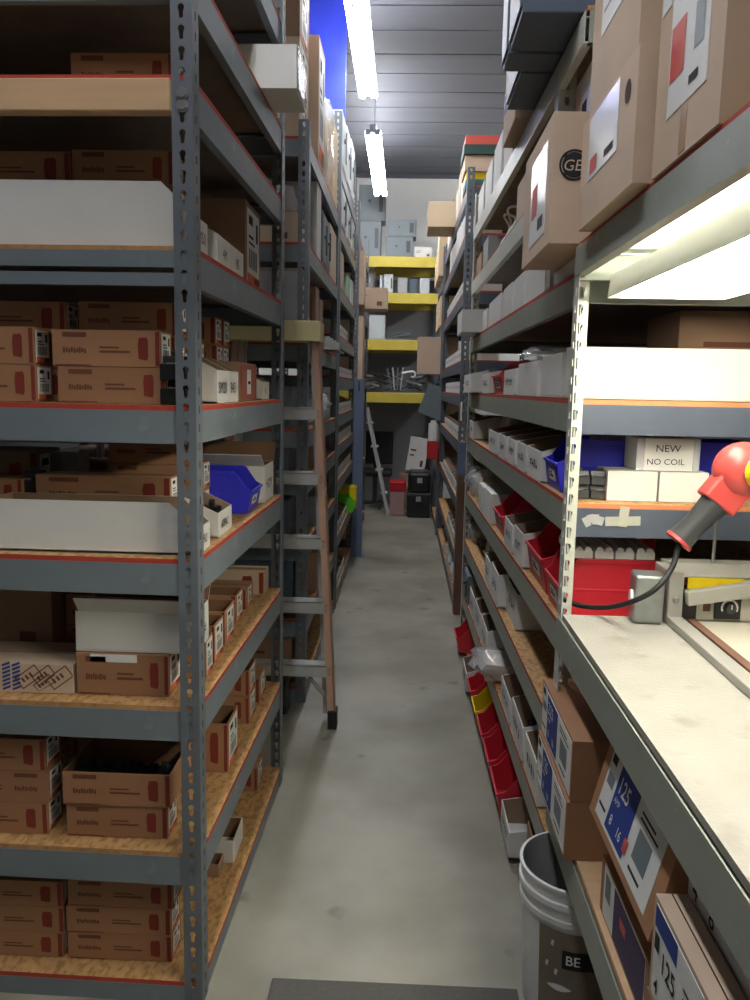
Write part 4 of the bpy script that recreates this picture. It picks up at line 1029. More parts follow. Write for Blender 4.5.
# tape scraps on the beam
t = thing('tape_cross', 'cross of grey masking tape stuck on the beam above the red bin', 'tape', (un(622, 525, y=2.06).x, 2.0555, 1.222), .015)
b = MB(); b.box(-.045, .045, -.0015, 0, -.014, .010, T=Rot('Y', -.04)); T = Rot('Y', .1); b.box(-.012, .012, -.003, -.0015, -.016, .036, T=T); b.build('strips', ['tape_g'], t)
t = thing('tape_scrap', 'crumpled silver tape scrap stuck on the beam left of the tape cross', 'tape', (un(591, 522, y=2.06).x, 2.0552, 1.222), .015)
b = MB()
for k in range(4): b.box(-.022+k*.012, -.006+k*.012, -.002-.0004*k, -.0005, -.012+.004*(k % 2), .014, T=Rot('Y', -.5+.25*k))
b.build('scrap', ['alu'], t)
# ------------------------------------------------------------------ on the bench
zb = 1.0
# junction box
p0, p1 = un(642, 610, z=zb), un(668, 612, z=zb)
t = thing('junction_box', 'small galvanised electrical box with a white knockout, back of the bench', 'junction box', (.598, 1.915, zb), -.10)
b = MB(); b.box(-.035, .035, -.035, .035, 0, .118); b.build('body', ['galv'], t, bevel=.006)
b = MB(); b.cyl((-.035, -.01, .06), (-.041, -.01, .06), .017, n=18); b.build('knockout', ['white_pl'], t)
b = MB(); b.box(-.031, .031, -.037, -.035, .008, .110); b.build('cover', ['galv'], t)
# impulse sealer
t = thing('impulse_sealer', 'beige table-top impulse heat sealer with long arm, knob and yellow sticker', 'heat sealer', (.668, 1.905, zb), 0)
b = MB(); b.box(.045, .36, .0, .13, .004, .112); b.build('body', ['sealer'], t, bevel=.005)
b = MB(); b.prism([(-.005, .112), (.14, .112), (.14, .128), (.05, .136), (-.005, .118)], lambda u, v, w: (w, u, v), .0, .37); b.build('cover', ['sealer_g'], t, bevel=.004)
b = MB(); b.box(.022, .155, -.004, .0, .082, .112); b.build('warning_sticker', ['yel_pl'], t)
b = MB(); b.box(.090, .152, -.005, .0, .012, .070); b.build('dial_plate', ['dial'], t)
b = MB(); b.cyl((.125, -.005, .040), (.125, -.018, .040), .012, n=20); b.box(.1235, .1265, -.0195, -.018, .040, .051, mi=1); b.build('knob', ['dgrey_pl', 'paper'], t)
b = MB(); n = 14
for k in range(n):
    a0, a1 = PI*(-.15+1.3*k/n), PI*(-.15+1.3*(k+1)/n)
    b.face([(.125+r*math.cos(a), -.0056, .040+r*math.sin(a)) for r, a in ((.016, a0), (.021, a0), (.021, a1), (.016, a1))], 0)
b.build('dial_scale', ['paper'], t)
b = MB(); b.box(.064, .080, -.004, .0, .030, .048); b.build('rocker_switch', ['rust'], t)
b = MB(); b.box(.010, .044, -.012, .03, .012, .085); b.build('hinge_block', ['black_pl'], t)
b = MB(); b.box(-.026, .010, -.016, .10, 0, .128); b.cyl((-.008, -.016, .06), (-.008, -.024, .06), .009, n=6, mi=1); b.build('side_bracket', ['sealer_g', 'bolt'], t, bevel=.003)
b = MB(); T = Tr(.011, -.03, .068) @ Rot('Y', -.17); b.box(0, .55, -.012, .012, -.018, .018, T=T); b.build('press_arm', ['sealer_g'], t, bevel=.003)
b = MB(); b.box(-.026, .010, -.62, -.017, 0, .018); b.build('base_rail', ['sealer_g'], t, bevel=.002)
b = MB(); b.box(.024, .044, -.62, -.014, 0, .012); b.build('sealing_bar', ['rust'], t)
b = MB(); b.box(.046, .34, -.52, -.008, 0, .006); b.build('work_plate', ['sealer'], t)
# heat gun
yg = 1.84
A = un(686, 505, y=yg-.10); B_ = un(722, 478, y=yg-.03)
dome = un(742, 471, y=yg)
t = thing('heat_gun', 'red heat gun with black handle held on a thin stand rod above the sealer', 'heat gun', (dome.x, dome.y, dome.z))
L0 = lambda px, py, yy: un(px, py, y=yy) - dome
b = MB(); lump_pts = []
R_ = .072
b.lathe([(0.001, -.045), (.03, -.045), (.050, -.036), (.062, -.018), (.065, 0), (.062, .02), (.050, .036), (.03, .046), (.001, .048)], 32, T=Rot('X', PI/2) @ Rot('Z', .3)); b.build('motor_housing', ['gun'], t, smooth=True)
n0, n1 = L0(734, 482, yg), L0(714, 505, yg)
d = (n1-n0).normalized(); sx_ = Vector((-d.z, 0, d.x))
def barT(p0, p1):
    d = (p1-p0).normalized(); y = Vector((0, 1, 0)); x = y.cross(d).normalized(); y = d.cross(x)
    return Matrix(((x.x, y.x, d.x, p0.x), (x.y, y.y, d.y, p0.y), (x.z, y.z, d.z, p0.z), (0, 0, 0, 1)))
T = barT(n0, n1); ln = (n1-n0).length
b = MB(); b.box(-.042, .042, -.03, .03, -.02, ln, T=T); b.box(-.05, -.038, -.008, .008, ln*.5, ln*.8, T=T); b.build('neck', ['gun'], t, bevel=.006)
h0, h1 = n1, L0(680, 540, yg)
T = barT(h0, h1); ln = (h1-h0).length
b = MB(); b.lathe([(.001, 0), (.034, 0), (.031, ln*.2), (.027, ln*.6), (.030, ln*.94), (.030, ln), (.001, ln)], 20, T=T); b.build('handle', ['dgrey_pl'], t, smooth=True)
b = MB(); b.lathe([(.001, ln), (.033, ln), (.034, ln+.008), (.001, ln+.009)], 20, T=T); b.build('end_ring', ['gun'], t)
nz0 = L0(743, 470, yg-.05)
b = MB(); b.lathe([(.001, 0), (.036, 0), (.036, .03), (.030, .05), (.026, .085), (.022, .085), (.022, .05)], 20, T=Tr(.016, -.040, .0) @ Rot('X', PI/2) @ Rot('Y', .35)); b.build('nozzle', ['chrome'], t, smooth=True)
b = MB(); b.lathe([(.0365, .004), (.0365, .018)], 20, T=Tr(.016, -.040, .0) @ Rot('X', PI/2) @ Rot('Y', .35)); b.build('sticker', ['yel_pl'], t)
cp = []
for px, py, yy in ((680, 541, yg), (677, 552, yg-.01), (671, 570, yg-.03), (655, 590, yg-.05), (630, 603, yg-.02), (605, 608, yg+.08), (580, 606, yg+.16), (563, 600, yg+.19)):
    q = un(px, py, y=yy); q.z = max(q.z, 1.008); cp.append(q-dome)
def smooth(pts, n=6):
    out = []
    for i in range(len(pts)-1):
        p0, p1, p2, p3 = pts[max(i-1, 0)], pts[i], pts[i+1], pts[min(i+2, len(pts)-1)]
        for k in range(n):
            s = k/n
            out.append(.5*((2*p1)+(p2-p0)*s+(2*p0-5*p1+4*p2-p3)*s*s+(3*p1-p0-3*p2+p3)*s**3))
    return out+[pts[-1]]
b = MB(); b.tube(smooth(cp), .0065, 10); b.build('cord', ['rubber'], t, smooth=True)
r0 = dome.copy()
b = MB(); b.cyl((-.008, .10, -.03), (-.010, .10, 1.1405-dome.z), .004, n=10); b.cyl((-.008, .03, -.03), (-.008, .10, -.03), .004, n=8); b.build('stand_rod', ['bolt'], t)
# ------------------------------------------------------------------ under the bench: cartons, bucket
zl = .52
def load_label(t, f, w, h, big='125', nums=('8', '16')):
    """white carton label with a blue panel of white figures and a small picture"""
    b = MB(); slab(b, f, w*.03, h*.05, w*.97, h*.95, 0, .001)
    quad(b, f, w*.22, h*.10, w*.56, h*.93, 1, .0014)
    sz = min(w*.10, h*.24)
    b.text(big, sz*1.3, lambda u, v: f(w*.25+u, h*.62+v, .002), 0, .012)
    b.text('AMP', sz*.5, lambda u, v: f(w*.25+u, h*.47+v, .002), 0)
    b.text(nums[0], sz*.8, lambda u, v: f(w*.27+u, h*.2+v, .002), 0, .01); b.text(nums[1], sz*.8, lambda u, v: f(w*.40+u, h*.2+v, .002), 0, .01)
    quad(b, f, w*.66, h*.30, w*.86, h*.66, 3, .0014); quad(b, f, w*.63, h*.74, w*.9, h*.77, 2, .0014); quad(b, f, w*.63, h*.81, w*.84, h*.84, 2, .0014); quad(b, f, w*.66, h*.16, w*.84, h*.20, 2, .0014)
    quad(b, f, w*.06, h*.52, w*.18, h*.68, 3, .0014); quad(b, f, w*.05, h*.80, w*.14, h*.92, 2, .0014); quad(b, f, w*.05, h*.2, w*.18, h*.24, 2, .0014)
    b.build('label', ['paper', 'blueink', 'ink', 'encl'], t)
def bx(label, xf, y0, y1, z, h, depth, rz=RW, tone='card', dx=0, tilt=0):
    return carton(label, y1-y0, depth, h, (xf+depth/2, (y0+y1)/2, z), rz, None, tone, 'P0', ()), y1-y0, depth
for k, (za, hh) in enumerate(((zl, .135), (zl+.137, .14))):
    lab = ['lower brown carton with purple-blue label under the far bench end', 'upper brown carton with blue-panelled label under the far bench end'][k]
    t, w, d = bx(lab, .378 + .006*k, 1.66, 2.04, za, hh, .30, tone='card')
    load_label(t, fx('front', w, d), w, hh, '225' if k else '125', nums=('42', '20') if False else ('8', '16'))
    if k:
        b = MB(); b.box(-w*.18, w*.24, -.02, .09, hh+.0011, hh+.0016); b.build('top_print', ['rust'], t)
        b = MB(); b.box(-w*.18, w*.24, -.022, -.012, hh+.0016, hh+.0019); b.build('red_stripe', ['redink'], t)
# big leaning carton on a flat one
t, w, d = bx('brown carton with purple label lying under the tilted blue-labelled carton', .418, 1.19, 1.50, zl, .115, .17, tone='card')
f = fx('front', w, d); b = MB(); slab(b, f, w*.08, .006, w*.94, .111, 0, .001); quad(b, f, w*.32, .008, w*.94, .109, 1, .0014); quad(b, f, w*.46, .06, w*.58, .080, 2, .0018); quad(b, f, w*.12, .05, w*.24, .1, 3, .0014); b.build('label', ['paper', 'purple', 'redsq', 'encl'], t)
hh = .165; w = .40; d = .20; th = -.24
t = carton('tilted brown carton with big blue 125 AMP label under the bench', w, d, hh, (.398+d/2*math.cos(th), 1.35, .705+d/2*math.sin(th)), RW, None, 'card', 'P0', ())
t.rotation_euler = (th, 0, RW)
g0 = fx('front', w, d); f = lambda u, v, o=.0008: g0(u+.025, v+.008, o)
load_label(t, f, .345, .15, '125', nums=('8', '16'))
b = MB(); quad(b, f, .185, .030, .205, .055, 0, .003); b.build('red_sticker', ['redsq'], t)
# second group towards the photographer
carton('flat brown carton at the very near end of the bench shelf', .36, .05, .125, (.394+.025, .95, zl), RW, None, 'card3', 'P0', ())
w, d, hh = .25, .048, .160
t = carton('tan carton with blue-headed 125 label near the photographer under the bench', w, d, hh, (.394+d/2, .995, zl+.127), RW, None, 'card2', 'P0', ())
f = fx('front', w, d); b = MB(); slab(b, f, .012, .010, .20, .152, 0, .001); quad(b, f, .012, .118, .105, .152, 1, .0015)
b.text('125', .046, lambda u, v: f(.045+u*.9, .070+v, .002), 2, .012); b.text('4', .032, lambda u, v: f(.024+u, .022+v, .002), 2, .01); b.text('8', .032, lambda u, v: f(.085+u, .022+v, .002), 2, .01)
quad(b, f, .016, .085, .036, .112, 2, .002); quad(b, f, .135, .11, .19, .114, 2, .002); quad(b, f, .135, .095, .18, .099, 2, .002); b.build('label', ['paper', 'blueink', 'ink'], t)
carton('plain brown carton under the white carton with black figures', .44, .2, .20, (.447+.10, .915, zl), RW, None, 'card', 'P0', ())
t = carton('white carton with black figures 4 and 8 wedged under the bench top', .44, .2, .172, (.447+.10, .915, zl+.202), RW, None, 'white_card', 'P0', ())
f = fx('front', .44, .2); b = MB(); slab(b, f, .005, .02, .43, .168, 0, .0006); b.text('4', .042, lambda u, v: f(.022+u, .088+v, .002), 1, .012); b.text('8', .042, lambda u, v: f(.085+u, .088+v, .002), 1, .012)
quad(b, f, .14, .125, .24, .129, 1, .002); quad(b, f, .14, .110, .22, .114, 1, .002); quad(b, f, .02, .078, .05, .081, 1, .002); quad(b, f, .083, .078, .113, .081, 1, .002); quad(b, f, .27, .06, .33, .14, 2, .002); b.build('label', ['white_card', 'ink', 'encl'], t)
# flaps of an opened carton on the floor below the bench shelf
carton('open brown carton on the floor right of the bucket under the shelf', .34, .30, .30, (.70, 1.46, 0.002), RW, None, 'card', 'P0', (), opened=True, rim=.35)
# bucket
t = thing('bucket', 'white plastic five-gallon bucket with brown paint label at the foot of the bench', 'bucket', (.466, 1.898, 0.001))
b = MB()
b.lathe([(.001, 0), (.126, 0), (.130, .004), (.143, .275), (.150, .277), (.150, .290), (.145, .292), (.146, .318), (.153, .320), (.153, .334), (.147, .336), (.148, .362), (.153, .364), (.153, .371), (.145, .372), (.143, .366), (.128, .012), (.001, .010)], 48,
        mis=[0]*14 + [1]*3)
b.build('pail', ['bucket_w', 'bucket_in'], t, smooth=True)
a0, a1 = -PI*.78, PI*.30
b = MB(); n = 40; i0 = len(b.v)
for q in range(n+1):
    a = a0+(a1-a0)*q/n
    for (r, z) in ((.1325, .03), (.1440, .262)): b.v.append((r*math.cos(a), r*math.sin(a), z))
for q in range(n): b.f.append((2*q, 2*q+2, 2*q+3, 2*q+1)); b.m.append(0)
def cylf(ac, z0):
    def g(u, v):
        z = z0+v; r = .1325+(z-.03)/(.232)*.0115+.0012; a = ac+u/r
        return (r*math.cos(a), r*math.sin(a), z)
    return g
g = cylf(-1.98, .165)
for q in range(8): b.face([g(q*.0125, 0), g(q*.0125+.0125, 0), g(q*.0125+.0125, .05), g(q*.0125, .05)], 1)
g2 = cylf(-1.98, .178); b.text('BE', .036, lambda u, v: tuple(c*1.004 if k < 2 else c for k, c in enumerate(g2(u+.008, v))), 2, .012)
g3 = cylf(-2.25, .10)
for q in range(8): b.face([g3(q*.008, .008-.008*math.sin(PI*q/8)), g3(q*.008+.008, .008-.008*math.sin(PI*(q+1)/8)), g3(q*.008+.008, .010+.008*math.sin(PI*(q+1)/8)), g3(q*.008, .010+.008*math.sin(PI*q/8))], 2)
for (aa, z_) in ((-2.12, .145), (-2.30, .16), (-2.2, .22)):
    g4 = cylf(aa, z_); b.face([g4(0, 0), g4(.006, -.004), g4(.010, .012), g4(.003, .014)], 2)
b.build('label', ['bucket_l', 'ink', 'paper'], t)
t.scale = (.94, .94, 1.0)
# ------------------------------------------------------------------ stepladder leaning between the two left racks
def lad(px, py, y): return un(px, py, y=y)
t = thing('stepladder', 'folded fibreglass stepladder with orange rails and cream-yellow top cap, leaning on left rack', 'ladder', (-.52, 3.49, 0.002))
O = Vector((-.52, 3.49, 0))
foot_r = Vector((-.295, 3.49, 0)); top_r = Vector((-.405, 3.65, 1.76))
foot_l = Vector((-.86, 3.49, 0)); top_l = Vector((-.76, 3.65, 1.76))
def railbar(name, a, c, w=.034, dp=.062, m='rail', z0=0.0, z1=1.0):
    a, c = Vector(a)-O, Vector(c)-O
    d = (c-a).normalized(); T0 = a+(c-a)*z0; T1 = a+(c-a)*z1
    y = Vector((0, 1, 0)); x = y.cross(d).normalized()*-1; y = d.cross(x)*1
    b = MB()
    T = Matrix(((x.x, y.x, d.x, T0.x), (x.y, y.y, d.y, T0.y), (x.z, y.z, d.z, T0.z), (0, 0, 0, 1)))
    ln = (T1-T0).length; s = w/2
    b.box(-s, s, -dp/2, -dp/2+.006, 0, ln, T=T); b.box(-s, s, dp/2-.006, dp/2, 0, ln, T=T); b.box(-s, -s+.006, -dp/2, dp/2, 0, ln, T=T)
    return b.build(name, [m], t)
railbar('side_rail', foot_r, top_r, z0=.045); railbar('side_rail', foot_l, top_l, z0=.045)
rb = lambda p, dx, dy: Vector(p)+Vector((dx, dy, 0))
railbar('rear_rail', rb(foot_r, -.035, .075), rb(top_r, -.02, .06), .026, .03, 'alu', z0=.02); railbar('rear_rail', rb(foot_l, .035, .075), rb(top_l, .02, .06), .026, .03, 'alu', z0=.02)
for p, q in ((foot_r, top_r), (foot_l, top_l)):
    b = MB(); a = Vector(p)-O; d = (Vector(q)-Vector(p)).normalized()
    b.box(a.x-.022, a.x+.022, a.y-.036, a.y+.042, 0, .008); b.box(a.x-.021, a.x+.021, a.y-.034, a.y+.040, .008, .085); b.build('rubber_foot', ['rubber'], t, bevel=.004)
for k in range(5):
    s = (.29+.29*k)/1.76
    r = foot_r.lerp(top_r, s)-O; l = foot_l.lerp(top_l, s)-O
    b = MB(); b.box(l.x+.012, r.x-.012, r.y-.036, r.y-.033, r.z-.052, r.z); b.box(l.x+.012, r.x-.012, r.y-.036, r.y+.045, r.z-.003, r.z)
    for q in range(4): b.box(l.x+.012, r.x-.012, r.y-.028+q*.017, r.y-.022+q*.017, r.z, r.z+.003)
    b.box(l.x+.012, r.x-.012, r.y+.042, r.y+.045, r.z-.03, r.z)
    b.build('step', ['alu'], t)
    for e in (l.x, r.x):
        b = MB()
        for zz in (-.012, -.038): b.cyl((e, r.y-.0355, r.z+zz), (e, r.y-.039, r.z+zz), .006, n=10)
        b.build('rivet', ['bolt'], t)
s = .29/1.76; r = foot_r.lerp(top_r, s)-O; l = foot_l.lerp(top_l, s)-O
for e, dx in ((r, -.13), (l, .13)):
    b = MB(); b.tube([(e.x, e.y+.01, .11), (e.x+dx, e.y+.01, r.z-.03)], .011, 6); b.build('brace', ['alu'], t)
b = MB(); c = (top_r+top_l)/2-O
b.box(c.x-.205, c.x+.205, c.y-.075, c.y+.078, 1.745, 1.83); b.box(c.x-.19, c.x+.19, c.y-.06, c.y+.07, 1.83, 1.834); b.build('top_cap', ['cap_y'], t, bevel=.008)
b = MB(); b.lathe([(.001, 0), (.03, 0), (.034, .001), (.001, .001)], 20, c=(c.x+.03, c.y, 1.8345)); b.build('tool_well', ['rust'], t)

# ------------------------------------------------------------------ second left rack goods
def atL(y0, y1, d, z, proud=0.0, X=-.455): return (X-.008+proud-d/2, (y0+y1)/2, z)
LW = PI/2
def boxL(label, z, y0, y1, h, d=.30, proud=0., tone='white_card', style='P0', lab=(), opened=False, rim=0):
    return carton(label, y1-y0-.004, d, h, atL(y0, y1, d, z, proud), LW, None, tone, style, lab, opened=opened, rim=rim)
z = ZB[7]
for k, (hh, tn) in enumerate(((.22, 'card2'), (.22, 'card2'), (.24, 'card3'), (.24, 'card2'))):
    carton(f'{POS[4][k]} tan carton of the stack of four atop the second left rack', .42, .34, hh-.002, (-.49-.23, 3.99, z+sum((.22, .22, .24, .24)[:k])), 0, None, tn, 'P', ('right',))
carton('tall tan carton beside the stack of four atop the second left rack', .38, .30, .62, (-.47-.19, 4.40, z), 0, None, 'card2', 'P', ('right',))
bag('white wrapped bundle on top of the second left rack near its far post', .34, .34, .55, (-.60, 4.78, z), tone='film', inner='card_pale', seed=21)
boxL('pale carton at the far post on top of the second left rack', z, 5.02, 5.32, .46, .3, tone='card_pale')
z = ZB[6]
t = carton('brown carton under a plastic-wrapped bundle, second left rack upper shelf', .4, .3, .14, (-.50-.2, 3.96, z), 0, None, 'card2', 'P', ())
bag('plastic-wrapped bundle on a brown carton, second left rack upper shelf', .34, .28, .17, (-.50-.2, 3.96, z+.143), inner='grey_pl', seed=22)
boxL('tall white box standing on the upper shelf of the second left rack', z, 4.16, 4.36, .36, .28)
boxL('brown carton near the far post on the upper shelf of the second left rack', z, 4.86, 5.3, .30, .28, tone='card2')
for k in range(2): enclosure(f'{["near", "far"][k]} grey electrical box of two on the upper shelf, second left rack', .2, .16, .28, atL(4.42+.2*k, 4.62+.2*k, .16, z), LW)
z = ZB[5]
t = carton('plastic-wrapped white bale with a purple band behind the ladder cap', .40, .30, .34, (-.49-.2, 3.96, z), 0, None, 'white_card', 'P0', ())
b = MB(); b.box(-.202, .202, -.152, -.1505, .22, .27); b.build('purple_band', ['purple'], t); b = MB(); b.box(-.203, .203, -.154, -.1525, .01, .33); b.build('clear_wrap', ['film'], t)
boxL('narrow upright brown carton beside the wrapped bale, second left rack', z, 4.15, 4.30, .30, .26, tone='card3')
boxL('second upright brown carton beside the wrapped bale, second left rack', z, 4.32, 4.5, .26, .26, tone='card3')
t = thing('metal_bracket', 'loose grey sheet metal brackets piled at the far post of the second left rack', 'metal bracket', atL(4.6, 5.1, .2, z, .10), LW)
b = MB()
for k in range(4): b.box(-.2+.02*k, .16-.03*k, -.08+.02*k, .1, .012*k, .012*k+.008); b.box(-.2+.02*k, -.19+.02*k, -.08+.02*k, .1, .012*k, .05+.012*k)
b.build('brackets', ['alu'], t)
z = ZB[4]
enclosure('large grey metal cabinet lying behind the ladder, second left rack', .42, .3, .20, (-.50-.25, 3.96, z), 0, tone='encl')
bag('clear bag of white parts hanging over the shelf edge right of the ladder', .26, .24, .16, atL(4.3, 4.56, .22, z, .03), LW, inner='white_pl', seed=25)
boxL('grey box on the middle shelf of the second left rack by its far post', z, 4.62, 5.0, .2, .26, tone='grey_pl')
z = ZB[3]
enclosure('dark grey panel box on the shelf behind the ladder middle, second left rack', .4, .3, .14, (-.50-.25, 3.96, z), 0, tone='encl_d', latch=False)
boxL('flat brown carton on the shelf behind the ladder middle, second left rack', z, 4.3, 4.7, .12, .28, tone='card3')
z = ZB[2]
t = enclosure('dark steel box with a red mark behind the ladder, second left rack', .36, .28, .20, (-.50-.23, 3.95, z), 0, tone='encl_d', latch=False)
b = MB(); b.box(.02, .07, -.148, -.146, .08, .16); b.build('red_mark', ['red_pl'], t)
enclosure('slanted grey metal trough on the third shelf of the second left rack', .5, .26, .16, atL(4.2, 4.8, .26, z), LW, tone='encl', latch=False)
z = ZB[1]
enclosure('tall dark cabinet panel on the second shelf behind the ladder', .5, .28, .30, (-.50-.25, 3.96, z), 0, tone='encl_d', latch=False, holes=0)
boxL('dark brown box on the second shelf up of the second left rack', z, 4.3, 4.75, .22, .28, tone='card3')
z = ZB[0]
carton('red-brown carton on the bottom shelf behind the ladder foot', .26, .26, .24, (-.50-.14, 3.95, z), 0, None, 'card3', 'P', ())
t = thing('tool_case', 'black plastic case on the floor behind the ladder foot', 'case', (-.62, 3.63, 0.001))
b = MB(); b.box(-.16, .10, -.03, .08, 0, .16); b.build('shell', ['black_pl'], t, bevel=.012); b = MB(); b.box(-.10, .04, -.042, -.03, .07, .085); b.box(-.10, -.09, -.036, -.03, .07, .085); b.build('handle', ['dgrey_pl'], t)

# ------------------------------------------------------------------ third left rack: rows of small white bins
X3 = -.45
def smallrow(shelfname, z, y0, n, wid, h, X, rz, d=.26, gap=0.0, seed=0, skip=(), group=None, cat='parts bin'):
    s = 1 if rz > 0 else -1
    for k in range(n):
        if k in skip: continue
        ya = y0+k*(wid+gap)
        card_bin(f'{ORD[k]} white bin from the near post {shelfname}', wid-.006, d, h, h*.62, (X-s*(.010+d/2), ya+wid/2, z), rz, group, ch=.45, seed=seed+k)
L3 = 'third left rack'
smallrow(f'on the floor-level shelf, {L3}', ZCc[0], 5.54, 4, .2, .14, X3, LW, seed=40)
smallrow(f'on the second shelf up, {L3}', ZCc[1], 5.54, 5, .2, .13, X3, LW, seed=50)
smallrow(f'on the third shelf up, {L3}', ZCc[2], 5.54, 7, .2, .13, X3, LW, seed=60)
smallrow(f'on the fourth shelf up, {L3}', ZCc[3], 5.54, 7, .2, .12, X3, LW, seed=70)
smallrow(f'on the fifth shelf up, {L3}', ZCc[4], 5.54, 7, .2, .12, X3, LW, seed=80)
smallrow(f'on the sixth shelf up, {L3}', ZCc[5], 5.54, 7, .2, .11, X3, LW, seed=90)
smallrow(f'on the seventh shelf up, {L3}', ZCc[6], 5.60, 4, .2, .12, X3, LW, seed=100)
boxL('brown carton on the eighth shelf of the third left rack', ZCc[7], 5.6, 5.95, .26, .3, tone='card2')
boxL('pale green box near the far post, eighth shelf of the third left rack', ZCc[7], 6.3, 6.62, .18, .28, tone='green_pale')
boxL('white carton on the eighth shelf of the third left rack', ZCc[7], 6.7, 7.02, .2, .28)
for k in range(3): enclosure(f'{["nearest", "middle", "farthest"][k]} pale grey electrical box of three high on the third left rack', .36, .2, .27, atL(5.58+.5*k, 5.96+.5*k, .2, ZCc[8], X=X3), LW, tone='encl_p')
for k in range(3): enclosure(f'{["nearest", "middle", "farthest"][k]} pale grey electrical box on the very top of the third left rack', .34, .2, .36+.04*k, atL(5.56+.45*k, 5.92+.45*k, .2, ZCc[9], X=X3), LW, tone='encl_p')
t = thing('blue_panel', 'tall bright blue sheet panel standing behind cartons atop the left racks', 'panel', (-.62, 4.72, ZB[7]))
t.location = (-.487, 5.548, ZCc[9]+.002); 
b = MB(); b.box(-.62, .02, .38, .41, 0, 1.2); b.build('sheet', ['bluepanel'], t)
b = MB(); b.box(-.62, .02, .41, .425, .0, .03); b.build('foot_strip', ['bluepanel'], t)
t = plastic_bin('bright green plastic bin sticking out low on the third left rack', 'green_pl', .26, .26, .16, (X3-.04, 6.3, ZCc[1]+.002+.13), LW) if False else None
t = plastic_bin('bright green plastic bin sticking out into the aisle beside the blue-grey upright', 'green_pl', .22, .24, .13, (X3-.01-.06, 6.75, ZCc[1]), LW)
carton('yellow box just behind the green bin on the third left rack', .2, .16, .19, (X3-.05, 6.96, ZCc[1]), 0, None, 'yel_pl', 'P0', ())
# cartons stacked beyond the upright, on a far left rack
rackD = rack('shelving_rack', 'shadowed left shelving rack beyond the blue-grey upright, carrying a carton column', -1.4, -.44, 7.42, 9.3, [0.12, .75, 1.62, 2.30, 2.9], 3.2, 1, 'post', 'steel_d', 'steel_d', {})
hs = [.16, .16, .26, .25, .23]; zc = 1.62
for k, hh in enumerate(hs):
    if k == 3: zc = 2.30
    carton(f'{["bottom", "second", "third", "fourth", "fifth"][k]} tan carton from below in the tall column past the upright', .36, .34, hh-.002, (-.40-.18, 7.68, zc), 0, None, 'card2', 'P', ()); zc += hh
carton('tan carton with open flap sticking out beside the yellow top beam', .34, .30, .20, (-.36, 8.05, 2.30), 0, None, 'card2', 'P', ())
for k in range(4): carton(f'{ORD[k]} dim carton beyond the column of tan cartons, far left rack', .3, .3, .34, (-.62, 8.05+.32*k, 1.62), 0, None, 'card3', 'P', ())
for k in range(4): carton(f'{ORD[k]} dim carton low on the far left rack in shadow', .3, .3, .3, (-.62, 7.64+.4*k, .75), 0, None, 'card3', 'P', ())

# ------------------------------------------------------------------ far right rack: rows of white bins
X4 = .372
R2 = 'far right rack'
smallrow(f'on the second shelf, {R2}', ZRB[1], 5.60, 5, .22, .15, X4, RW, seed=110)
smallrow(f'on the third shelf, {R2}', ZRB[2], 5.60, 9, .22, .14, X4, RW, seed=120)
smallrow(f'on the fourth shelf, {R2}', ZRB[3], 5.60, 9, .22, .14, X4, RW, seed=130)
smallrow(f'on the fifth shelf, {R2}', ZRB[4], 5.60, 9, .22, .13, X4, RW, seed=140)
smallrow(f'on the sixth shelf, {R2}', ZRB[5], 5.60, 9, .24, .13, X4, RW, seed=150)
smallrow(f'on the seventh shelf, {R2}', ZRB[6], 5.60, 9, .24, .13, X4, RW, seed=160)
def boxF(label, z, y0, y1, h, d=.28, proud=0., tone='white_card', style='P0', opened=False):
    return carton(label, y1-y0-.004, d, h, (X4+.006-proud+d/2, (y0+y1)/2, z), RW, None, tone, style, (), opened=opened)
for k in range(6): boxF(f'{ORD[k]} upright white box from the near post, eighth shelf of the far right rack', ZRB[7], 5.7+.3*k, 5.95+.3*k, .15+.02*(k % 3), .26)
z = ZRB[8]
boxF('teal box atop the far right rack at its near post', z, 5.56, 5.84, .055, .3, .01, 'teal')
boxF('yellow box stacked on the teal box atop the far right rack', z+.057, 5.56, 5.84, .045, .3, .01, 'yel_pl')
boxF('brown carton stacked on the yellow box atop the far right rack', z+.104, 5.54, 5.86, .10, .3, .02, 'card2')
boxF('dark green crate topmost of the stack on the far right rack', z+.206, 5.52, 5.86, .06, .34, .03, 'dgreen')
boxF('faded red box lid lying on the dark green crate', z+.268, 5.54, 5.84, .06, .30, .02, 'redsq')
carton('wide tan carton overhanging the aisle from the top of the far right rack', .30, .42, .28, (.145+.15+.10, 6.9, z), 0, None, 'card_pale', 'P0', ()) if False else boxF('wide tan carton overhanging the aisle from the top of the far right rack', z, 6.85, 7.3, .20, .46, .22, 'card_pale', 'P')
for k, (a, c, hh, tn) in enumerate(((5.95, 6.2, .22, 'grey_pl'), (6.25, 6.5, .30, 'card_pale'), (6.55, 6.8, .24, 'white_card'), (7.4, 7.7, .34, 'card_pale'), (7.75, 8.05, .26, 'white_card'))):
    boxF(f'{ORD[k]} pale box from the coloured stack atop the far right rack', z, a, c, hh, .28, .0, tn)
